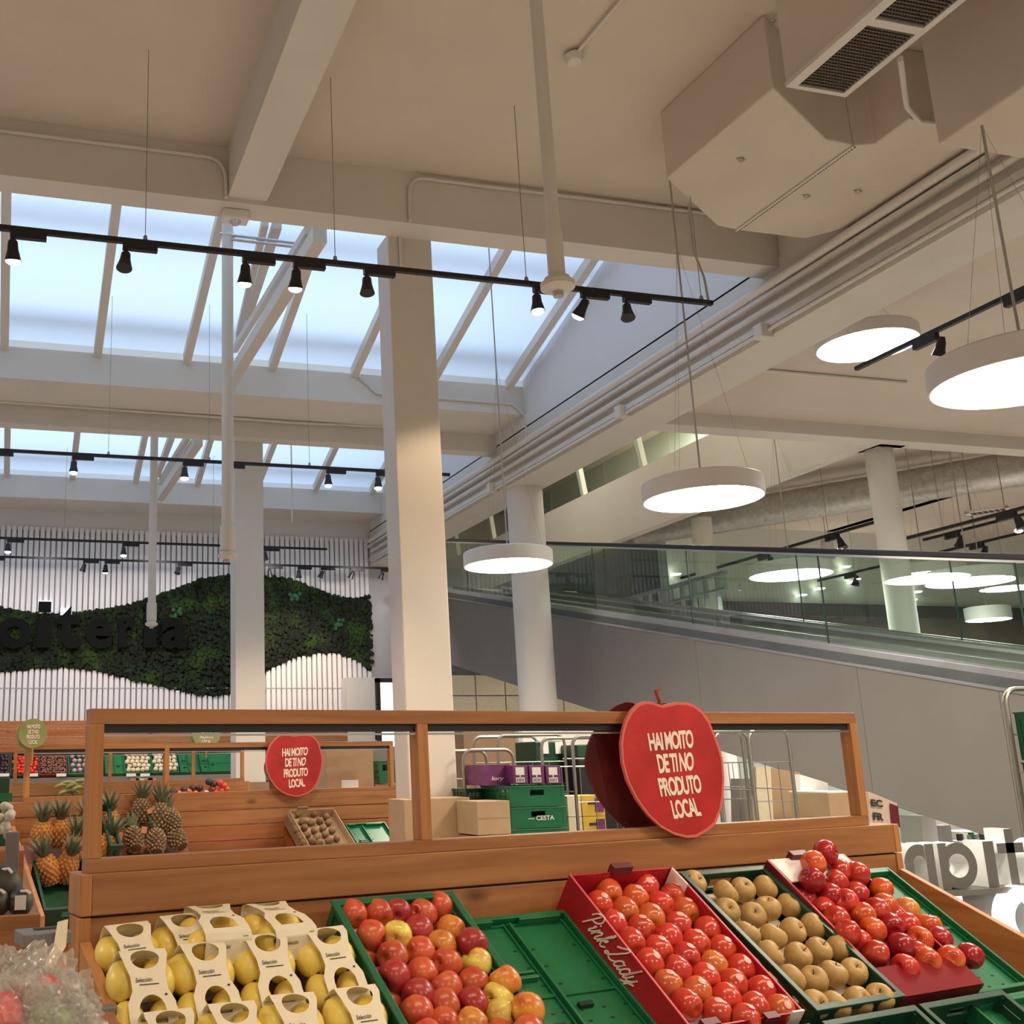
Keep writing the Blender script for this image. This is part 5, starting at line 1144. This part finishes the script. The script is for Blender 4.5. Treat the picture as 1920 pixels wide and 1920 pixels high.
# ================================================================== RIGHT: roll cages, crates, boxes
def roll_cage(pxl, pxr, pyt, y, dep, lab, h0=.15, z=None, rz=0, wires=True):
    a = at(pxl, pyt, y=y); b = at(pxr, pyt, y=y); w_ = b.x-a.x; zt_ = (a.z+b.z)/2; e = empty('roll_cage', T(a.x, y, 0) @ Rz(rz), lab, 'roll cage')
    for yy in (0, dep):
        rr = .07; pts = [(0,yy,h0),(0,yy,zt_-rr)]+[(rr-rr*math.cos(t),yy,zt_-rr+rr*math.sin(t)) for t in (.4,.8,1.2,1.57)]+[(w_-rr+rr*math.sin(t),yy,zt_-rr+rr*math.cos(t)) for t in (0,.4,.8,1.2,1.57)]+[(w_,yy,h0)]
        o = G().tube(pts, .013, 8).build('side_frame', M['wire'], e, local=True, smooth=True)
        g = G(); n = max(3, int(w_/.13))
        for k in range(1, n): g.tube([(w_*k/n,yy,h0),(w_*k/n,yy,zt_-.22)], .003, 5)
        for k in range(6): zz = zt_-.22-k*(zt_-.22-h0)/5.5; g.tube([(0,yy,zz),(w_,yy,zz)], .004, 5)
        tag(g.build('wire_grid', M['wire'], e, local=True), kind='stuff')
    for xx in (0, w_):
        for k in range(4): zz = h0+.05+k*(zt_-.45-h0)/3; G().tube([(xx,0,zz),(xx,dep,zz)], .005, 6).build('cross_bar', M['wire'], e, local=True)
    G().box(-.01, w_+.01, min(0,dep)-.01, max(0,dep)+.01, h0-.02, h0+.01).build('base_deck', M['wire'], e, local=True)
    for xx in (.05, w_-.05):
        for yy in (min(0,dep)+.05, max(0,dep)-.05): G().tube([(xx-.012,yy,.06),(xx+.012,yy,.06)], .058, 14).build('caster', M['rubber'], e, local=True, smooth=True); G().box(xx-.02,xx+.02,yy-.02,yy+.02,.10,h0-.02).build('caster_fork', M['wire'], e, local=True)
    return e
roll_cage(868, 961, 1406, 7.86, .5, 'wire roll cage at the left, nearest the cream column')
roll_cage(932, 1057, 1378, 8.42, .5, 'taller wire roll cage behind the stacked green crates')
roll_cage(1072, 1180, 1380, 7.4, .5, 'wire roll cage with yellow cases, left of the large apple sign')
roll_cage(1338, 1400, 1372, 7.0, .5, 'wire roll cage just right of the large apple sign')
roll_cage(1402, 1476, 1368, 6.5, .5, 'wire roll cage before the leaning boards at right')
ce = roll_cage(1881, 2010, 1292, 4.3, -.6, 'wire roll cage with green crates at the right edge')
# stacked crates in the left cage
p0, p1 = at(957,1512,y=7.32), at(1060,1512,y=7.32); w_ = p1.x-p0.x
zt_ = at(1008,1472,y=7.32).z; hh = at(1008,1472,y=7.32).z-at(1008,1512,y=7.32).z
for k in range(8):
    z1 = zt_-k*hh
    if z1-hh < .16: break
    e = crate(T(p0.x, 7.32+.5, z1-hh) @ T(0,0,0), 'dark green lidded crate in the roll cage, %s from the top' % ORD[k], m='green', w=w_, l=.5, h=hh-.014)
    if k == 1:
        g = G(); a0, b0 = at(990,1530,y=7.31), at(1040,1537,y=7.31); text_quad(g, '\u2014 CESTA', (a0.x,7.312,a0.z), (b0.x,7.312,a0.z), (b0.x,7.312,b0.z), (a0.x,7.312,b0.z), .02); q_ = g.build('printed_mark', M['white'], e)
for k in range(5):
    a0 = at(872,1478,y=7.75); z1 = a0.z-k*hh*1.05
    if z1 < .4: break
    crate(T(a0.x, 8.1, z1-hh), 'dark green crate in the left-hand stack, %s from the top' % ORD[k], m='greend', w=p0.x-a0.x-.03, l=.36, h=hh-.014)
for k in range(3):
    q0 = at(963+31*k, 1435, y=7.4); q1 = at(963+31*k+30, 1470, y=7.4)
    e = empty('milk_case', T(q0.x, 7.6, q1.z), ['left','middle','right'][k]+' purple case with a white printed face on the green crates', 'case'); G().box(q0.x, q1.x, 7.42, 7.75, q1.z+.004, q0.z).build('carton', M['purple'], e)
    G().box(q0.x+.02, q1.x-.03, 7.413, 7.42, q0.z-.07, q0.z-.015).build('white_panel', M['white'], e); G().box(q0.x+.05, q1.x-.06, 7.413, 7.42, q0.z-.09, q0.z-.07).build('white_panel', M['white'], e); G().box(q0.x+.02, q1.x-.03, 7.413, 7.42, q1.z+.012, q1.z+.048).build('white_panel', M['white'], e)
    for j in range(5): G().box(q0.x+.028+j*.012, q0.x+.032+j*.012, 7.411, 7.413, q1.z+.018, q1.z+.042).build('barcode_bar', M['ink'], e)
q0 = at(905,1434,y=7.55); q1 = at(958,1472,y=7.55); e = empty('milk_case', T(q0.x, 7.7, q1.z), 'wrapped purple case at the left of the three purple ones', 'case'); G().box(q0.x, q1.x, 7.55, 7.9, q1.z, q0.z).build('carton', M['purple'], e)
g = G(); a0, b0 = at(922,1456,y=7.54), at(946,1465,y=7.54); text_quad(g, 'lory', (a0.x,7.545,a0.z), (b0.x,7.545,a0.z), (b0.x,7.545,b0.z), (a0.x,7.545,b0.z), .02, .2); g.build('lettering', M['pinkw'], e)
# green trays and dark bins further right
q0, q1 = at(1003,1390,y=8.6), at(1056,1420,y=8.6)
tag(G().box(q0.x, q1.x, 8.6, 9.0, 1.0, q0.z).build('storage_bin', M['greend'], None, bevel=.01), 'dark green bin with white stickers behind the purple cases', 'bin')
for k, px in enumerate((1022,1049)): a0 = at(px,1402,y=8.58); tag(G().box(a0.x-.035,a0.x+.035,8.585,8.597,a0.z-.05,a0.z+.05).build('sticker', M['white']), ['left','right'][k]+' white sticker on the dark green bin', 'sticker')
tag(G().box(q0.x, q1.x, 8.6, 9.0, .0, .99).build('storage_bin', M['black'], None, bevel=.01), 'black bin under the dark green one', 'bin')
q0, q1 = at(1082,1396,y=8.3), at(1165,1490,y=8.3)
tag(G().box(q0.x, q1.x, 8.3, 8.7, 1.62, q0.z).build('tray_stack', M['greend'], None, bevel=.01), 'dark green tray on top behind the yellow cases', 'tray'); tag(G().box(q0.x, q1.x, 8.3, 8.7, 0, 1.61).build('storage_bin', M['black'], None, bevel=.01), 'black shelving block behind the yellow cases', 'bin')
for k in range(5):
    a0 = at(1090,1492,y=7.6); b0 = at(1135,1530,y=7.6); hy = a0.z-b0.z; z1 = a0.z-k*hy
    if z1-hy < 0.16: break
    e = empty('fruit_case', T(a0.x, 7.6, z1-hy), 'yellow case with a dark handle slot, %s from the top' % ORD[k], 'case'); G().box(a0.x, b0.x, 7.6, 7.85, z1-hy+.004, z1).build('carton', M['yellowb'], e); G().box(a0.x+.05, a0.x+.13, 7.593, 7.6, z1-hy*.42, z1-hy*.3).build('handle_slot', M['ink'], e)
    G().box(b0.x-.08, b0.x-.01, 7.594, 7.6, z1-hy*.8, z1-.02).build('printed_fruit', M['purple'], e)
    tag(G().box(a0.x-.12, a0.x-.01, 7.6, 7.85, z1-hy+.004, z1).build('fruit_case', M['cream']), 'cream case left of the yellow ones, %s from the top' % ORD[k], 'case')
# tall brown boards left, white wall parts
q0, q1 = at(868,1360,y=9.5), at(972,1470,y=9.5)
tag(G().box(q0.x, q1.x, 9.5, 9.9, 0, q0.z+.02).build('cardboard_box', M['cardk']), 'tall dark brown carton stack behind the left roll cage', 'box')
q0, q1 = at(974,1360,y=10.4), at(1180,1460,y=10.4)
tag(G().box(q1.x-1.1, q1.x+.6, 10.6, 10.7, 0, 2.05).build('partition', M['paint'], None), 'white partition behind the roll cages', 'partition')
e = empty('till_lamp', at(1054,1370,y=10.3), 'little white cylinder on the partition edge', 'lamp'); p = at(1054,1372,y=10.3); G().lathe([(.05,-.03),(.05,.06),(.03,.08)], 14, p).build('cap', M['white'], e, smooth=True); G().tube([p, p+Vector((0,.35,-.05))], .015, 6).build('arm', M['white'], e)
# leaning boards at the right of the sign
def board(pts, y, th, m, lab, cat='board', nm='leaning_board'):
    P = [at(*q, y=y) for q in pts]; n = len(P); return tag(G().add([tuple(p) for p in P]+[(p.x, p.y+th, p.z) for p in P], [tuple(range(n)), tuple(range(n,2*n))[::-1]]+[(i,i+n,(i+1)%n+n,(i+1)%n) for i in range(n)]).build(nm, M[m]), lab, cat)
board([(1446,1440),(1500,1448),(1530,1900),(1450,1900)], 7.4, .1, 'card', 'grey-brown board leaning behind the right roll cage')
board([(1500,1452),(1552,1468),(1580,1900),(1525,1900)], 7.0, .06, 'white', 'off-white board leaning next to the grey-brown one')
board([(1418,1438),(1445,1438),(1470,1900),(1425,1900)], 6.95, .05, 'cream', 'narrow cream stack of leaflets behind the wires')
board([(1385,1460),(1410,1460),(1425,1900),(1395,1900)], 7.3, .1, 'greyp', 'grey slab behind the wire roll cage')
q = at(1552,1488,y=6.6); q2 = at(1608,1530,y=6.6)
tag(G().box(q.x, q2.x, 6.6, 7.0, .0, q.z).build('cardboard_box', M['card'], None, bevel=.004), 'brown carton with a pale top by the right frame post', 'box'); tag(G().box(q.x, q2.x, 6.6, 7.0, q.z+.001, q.z+.012).build('lid_sheet', M['white']), 'pale sheet on the brown carton by the right frame post', 'sheet')
e = empty('poster_panel', at(1650,1500,y=6.2), 'pale panel with dark lettering just right of the display frame', 'poster'); P = [at(*q, y=6.2) for q in ((1628,1484),(1682,1506),(1690,1640),(1636,1640))]
G().add([tuple(p) for p in P]+[(p.x, 6.25, p.z) for p in P], [(0,1,2,3),(7,6,5,4),(0,4,5,1),(1,5,6,2),(2,6,7,3),(3,7,4,0)]).build('panel', mat('pale_panel', (.55,.42,.34), .7), e)
for k, (ln, q) in enumerate((('EC', ((1632,1498),(1654,1500),(1656,1514),(1634,1512))), ('FR', ((1636,1523),(1656,1525),(1658,1539),(1638,1537))))):
    g = G(); text_quad(g, ln, *[Vector(at(*c, y=6.19)) for c in q], .05); g.build('lettering', M['ink'], e)
P = [at(*q, y=6.19) for q in ((1668,1506),(1684,1512),(1688,1552),(1672,1545))]; G().add([tuple(p) for p in P], [(0,1,2,3)]).build('dark_picture', M['maroon'], e)
board([(1690,1512),(1727,1524),(1760,1900),(1715,1900)], 7.6, .03, 'glass', 'pale glass pane beyond the panel', 'pane', 'glass_pane')
# big cut-out letters seen from behind, on a white lit counter
YL = 6.1
zb_ = (at(1700,1662,y=YL).z+at(1900,1672,y=YL).z)/2; zx_ = at(1790,1580,y=YL).z; 
e = empty('cutout_letters', T(at(1780,1670,y=YL).x, YL, zb_), 'row of big grey-faced white cut-out letters seen from behind, right of the display', 'sign')
def bigletter(kind, x0, x1, zb, zt_, th=.16):
    g = G(); w_ = x1-x0; lw = (zt_-zb)*.24
    def arcband(cx, cz, ro_x, ro_z, a0, a1, n=16):
        for k in range(n):
            a, b = a0+(a1-a0)*k/n, a0+(a1-a0)*(k+1)/n; q = lambda t, f: (cx+(ro_x-lw*f)*math.cos(t), cz+(ro_z-lw*f)*math.sin(t))
            g.prism([q(a,0), q(b,0), q(b,1), q(a,1)], YL+.004, YL+th-.004, 'y')
    h = zt_-zb
    if kind == 'n': g.box(x1-lw, x1, YL, YL+th, zb, zt_); g.box(x0, x0+lw, YL, YL+th, zb, zt_-w_*.5); arcband((x0+x1)/2, zt_-w_*.5, w_*.5, w_*.5, 0, PI)
    if kind == 'a': g.box(x0, x0+lw, YL, YL+th, zb, zt_); arcband((x0+x1)/2, (zb+zt_)/2, w_*.5, h*.5, 0, 2*PI, 28)
    if kind == 'l': g.box(x0, x1, YL, YL+th, zb, zt_)
    if kind == 't': g.box((x0+x1)/2-lw/2, (x0+x1)/2+lw/2, YL, YL+th, zb, zt_+h*.25); g.box(x0, x1, YL, YL+th, zt_-h*.28, zt_-h*.06)
    o = g.build('letter', [M['letter_front'], M['letter_side']], e)
    for p in o.data.polygons: p.material_index = 0 if abs(p.normal.y) > .9 else 1
X_ = lambda px: at(px, 1620, y=YL).x
bigletter('n', X_(1697), X_(1754), zb_, zx_); bigletter('a', X_(1762), X_(1833), zb_, zx_+.0); bigletter('l', X_(1848), X_(1868), zb_, zx_+.0); bigletter('t', X_(1874), X_(1924), zb_, zx_+.0)
bigletter('n', X_(1935), X_(1990), zb_, zx_)
e = empty('sign_counter', T(X_(1800), YL, 0), 'white glossy counter with lit panels below the cut-out letters', 'counter')
G().box(X_(1680), X_(2050), YL-.05, YL+.6, zb_-.035, zb_-.002).build('counter_top', M['metalgrey'], e)
G().box(X_(1680), X_(1795), YL, YL+.55, .05, zb_-.04).build('lit_panel', M['litwhite'], e); G().box(X_(1797), X_(2050), YL+.02, YL+.55, .05, zb_-.04).build('grey_panel', M['greyp'], e)
p = at(1915,1722,y=YL-.02); gg = G()
for k in range(28):
    a, b = 2*PI*k/28, 2*PI*(k+1)/28; q = lambda t, r_: (p.x+r_*math.cos(t), p.z+r_*math.sin(t)*1.05); gg.prism([q(a,.20), q(b,.20), q(b,.115), q(a,.115)], YL-.08, YL+.02, 'y')
gg.build('round_emblem', M['litwhite'], e)
# pale shop fittings under the walkway
for k, (q0, q1, m, y, lb) in enumerate((((1728,1530),(1762,1590),'white',9.0,'white end panel of a low shelf under the walkway'),((1764,1548),(1790,1600),'steel',9.3,'steel end panel beside the white one under the walkway'),((1800,1560),(1905,1600),'white',9.8,'white shelf block with small goods under the walkway'))):
    a, b = at(*q0, y=y), at(*q1, y=y); tag(G().box(a.x, b.x, y, y+.3, 0, a.z).build('shop_fixture', M[m], None), lb, 'fixture')
random.seed(3)
SHZ = [at(1850,1574,y=9.7).z, at(1850,1594,y=9.7).z]
for z_s, lb in zip(SHZ, ('upper','lower')): tag(G().box(at(1790,1580,y=9.7).x, at(1910,1580,y=9.7).x, 9.62, 9.80, z_s-.015, z_s).build('goods_shelf', M['white']), lb+' white shelf board of toiletries under the walkway', 'shelf')
for k in range(26):
    a = at(1800+k%13*7.8+random.uniform(-2,2), 1570 if k < 13 else 1590, y=9.70); tag(G().box(a.x-.02,a.x+.02,9.68,9.72,SHZ[k//13],SHZ[k//13]+random.uniform(.05,.085)).build('small_bottle', M[('ink','white','greyp','greenf','steel')[k%5]]), 'tiny toiletry bottle on the pale shelf under the walkway', 'bottle', 'toiletries under the walkway')
# crates in the right-edge cage
for k in range(6):
    crate(ce.matrix_basis @ T(.022, -.02, 1.56-k*.24), 'green crate in the right-edge roll cage, %s from the top' % ORD[k], m='green', w=.40, l=.5, h=.22)

# ================================================================== LEFT FOREGROUND
D0 = T(-.75, 4.2, 0); e0 = empty('produce_bin', D0, 'low pine produce bin at the left edge, holding dark melons', 'display stand')
zt0 = 1.10
for k in range(4): G().box(0, .87, 0, .03, zt0-.125*(k+1)+.006, zt0-.125*k).build('front_plank', M['wood' if k % 2 == 0 else 'wooddk'], e0, local=True, bevel=.003)
G().box(.84, .87, .03, .30, .3, zt0-.03).build('end_panel', M['woodz'], e0, local=True); G().box(0, .84, .03, .62, .88, .90).build('tray_board', M['wooddk'], e0, local=True); G().box(0, .86, .05, .6, 0, .88).build('base_box', M['wooddk'], e0, local=True); G().box(0, .87, .60, .63, .3, .92).build('back_board', M['wooddk'], e0, local=True)
for k, (q, y, r_, lb) in enumerate((((4,1662),4.45,.075,'dark green melon at the left edge in the low bin'),((38,1692),4.36,.048,'dark melon in net with a white tag, front of the low bin'),((-10,1694),4.36,.055,'dark round melon cut by the left edge'))):
    p = at(q[0], q[1], y=y); e = empty('melon', T(*p), lb, 'melon')
    G().ball(p, r_, 20, 14, (1,1,1.05)).build('rind', mat('dark_melon_rind_%d' % k, (.030,.035,.022), .5, scale=18, col2=(.075,.08,.045)), e, smooth=True)
    G().tube([p+Vector((.0,-r_*.5,r_*.85)), p+Vector((.02,-r_*.7,r_*.9)), p+Vector((.035,-r_*.8,r_*.7))], .006, 6).build('net_tie', M['pinkw'], e, smooth=True)
    if k == 1: G().box(p.x-.02,p.x+.02,p.y-r_-.008,p.y-r_-.003,p.z-.02,p.z+.03).build('tag', M['white'], e)
e = empty('dark_post', at(24,1655,y=5.2), 'dark upright post with a brown top behind the melons', 'post'); a = at(24,1560,y=5.2); G().box(a.x-.03, a.x+.03, 5.18, 5.24, 0, a.z).build('post', M['metalgrey'], e, bevel=.004)
# white garlic and onion nets at far left
random.seed(5)
for k in range(16):
    q = (random.uniform(-16,24), 1512+k*3.6); p = at(q[0]-k*.5, q[1], y=6.6+random.uniform(-.08,.08))
    tag(G().ball((0,0,0), .030, 10, 7, (1,1,.9)).build('garlic_bulb', M['garlic'], None, smooth=True), 'pale garlic bulb heaped at the far left edge', 'garlic', 'garlic heap at the left edge').matrix_basis = T(*p)
p = at(4, 1600, y=6.7); tag(G().box(p.x-.6, p.x+.12, 6.55, 7.0, 0, p.z+.02).build('garlic_stand', M['wooddk']), 'wooden stand under the garlic at the far left', 'stand')
p = at(4, 1496, y=7.2); e = empty('green_crate_stack', T(p.x, 7.2, 0), 'dark green crate against the left edge behind the garlic', 'crate'); G().box(p.x-.6, p.x+.04, 7.1, 7.5, 1.0, p.z+.12).build('crate_body', M['greend'], e); G().box(p.x-.6, p.x+.06, 7.08, 7.12, p.z-.02, p.z+.03).build('rim', M['greenf'], e)
# grey price stand and paper-bag dispenser hooked on the display end
e = empty('scale_stand', atd(85,1900,v=2.85), 'grey metal bag dispenser with a slotted top beside the near display', 'stand')
a = at(80,1752,y=2.75)
G().box(-.055,.055,-.05,.05,-.03,.0, T(a.x+.0,2.75,a.z+.01) @ Rz(R(12))).build('top_tray', M['metalgrey'], e, bevel=.003); G().box(-.03,.045,-.012,.012,.0,.0025, T(a.x+.01,2.765,a.z+.01) @ Rz(R(12))).build('slot', M['ink'], e)
G().box(-.028,-.018,-.03,.03,-.30,-.03, T(a.x,2.75,a.z) @ Rz(R(12))).box(.02,.03,-.03,.03,-.30,-.03, T(a.x,2.75,a.z) @ Rz(R(12))).build('bracket', M['steel'], e, bevel=.002)
G().box(-.02,.02,-.02,.02,-.30-a.z+.30,-.25, T(a.x,2.75,a.z) @ Rz(R(12))).build('pole', M['metalgrey'], e)
g = G(); q = [at(118,1728,y=2.7), at(112,1775,y=2.66), at(98,1800,y=2.62), at(78,1868,y=2.58)]
g.add([q[0]+Vector((-.012,0,0)), q[0]+Vector((.012,0,.005)), q[1]+Vector((.014,0,0)), q[1]+Vector((-.014,0,0)), q[2]+Vector((.012,0,0)), q[2]+Vector((-.014,0,0)), q[3]+Vector((.006,0,0)), q[3]+Vector((-.006,0,0))], [(0,1,2,3),(3,2,4,5),(5,4,6,7)]).build('paper_strip', M['cream'], e)
tag(G().box(-.075,.07,-.02,.02,-.9,.0, D1M @ T(.735,2.72,1.05)).build('partition', M['metalgrey'], None, bevel=.004), 'dark grey panel against the left end of the near display', 'panel')
# clear bags heaped in a basket
bs = at(70,1905,y=2.25)
def crinkle(c, r, seed, m, nm, parent, sub=5, amp=.5):
    import bmesh
    bm = bmesh.new(); bmesh.ops.create_icosphere(bm, subdivisions=sub, radius=r)
    for v in bm.verts:
        n_1 = noise.noise(v.co*24+Vector((seed,0,0))); n_2 = abs(noise.noise(v.co*70+Vector((0,seed,0)))); n_3 = abs(noise.noise(v.co*130+Vector((0,0,seed))))
        v.co *= .92+amp*n_1*.9+amp*n_2*.75+amp*n_3*.5
    vs = [v.co.copy()+Vector(c) for v in bm.verts]; fs = [tuple(v.index for v in f.verts) for f in bm.faces]; bm.free()
    return G().add(vs, fs).build(nm, m, parent)
for k, (q, y, r_, lb) in enumerate((((20,1862),2.30,.075,'crinkled clear bag at the left edge, lower corner'),((70,1880),2.25,.075,'crinkled clear bag with red peppers showing, bottom left'),((125,1888),2.30,.06,'crinkled clear bag beside the near display end'),((35,1925),2.15,.08,'crinkled clear bag cut by the bottom edge'),((110,1935),2.15,.07,'crinkled clear bag with green leaves, cut by the bottom edge'))):
    p = at(q[0], q[1], y=y); e = empty('produce_bag', T(*p), lb, 'bag'); crinkle(p, r_, k*3.1, M['bag'], 'film', e)
    cols_ = [(.30,.30,.24),(.60,.012,.012),(.22,.20,.15),(.60,.02,.02),(.20,.26,.10)][k]
    mt = mat('bag_content_%d' % k, cols_, .4, scale=30, col2=tuple(min(1, c*1.8+.02) for c in cols_))
    for j in range(6):
        G().ball(p+Vector((random.uniform(-.5,.5), random.uniform(-.3,.5), random.uniform(-.5,.3)))*r_, r_*.42, 10, 7).build('content_piece', mt, e, smooth=True)
tag(G().box(-.45,.235,2.1,2.55,0,at(70,1940,y=2.3).z-.02).build('bag_table', M['wooddk'], None), 'dark wooden stand under the clear bags at the lower left', 'stand')

# added fill lights high over the atrium and upper floor, without fixtures
def lamp_area(x, y, z, sz, W, col=(1,.93,.82), rot=(0,0,0)):
    l = bpy.data.lights.new('upper_fill_light', 'AREA'); l.energy = W; l.size = sz; l.color = col; o = bpy.data.objects.new('upper_fill_light', l); C.objects.link(o); o.location = (x,y,z); o.rotation_euler = rot
for y in (12.5, 17.5): lamp_area(8.9, y, 8.5, .8, 42)
for y in (13, 18): lamp_area(12.2, y, 8.5, .6, 170)
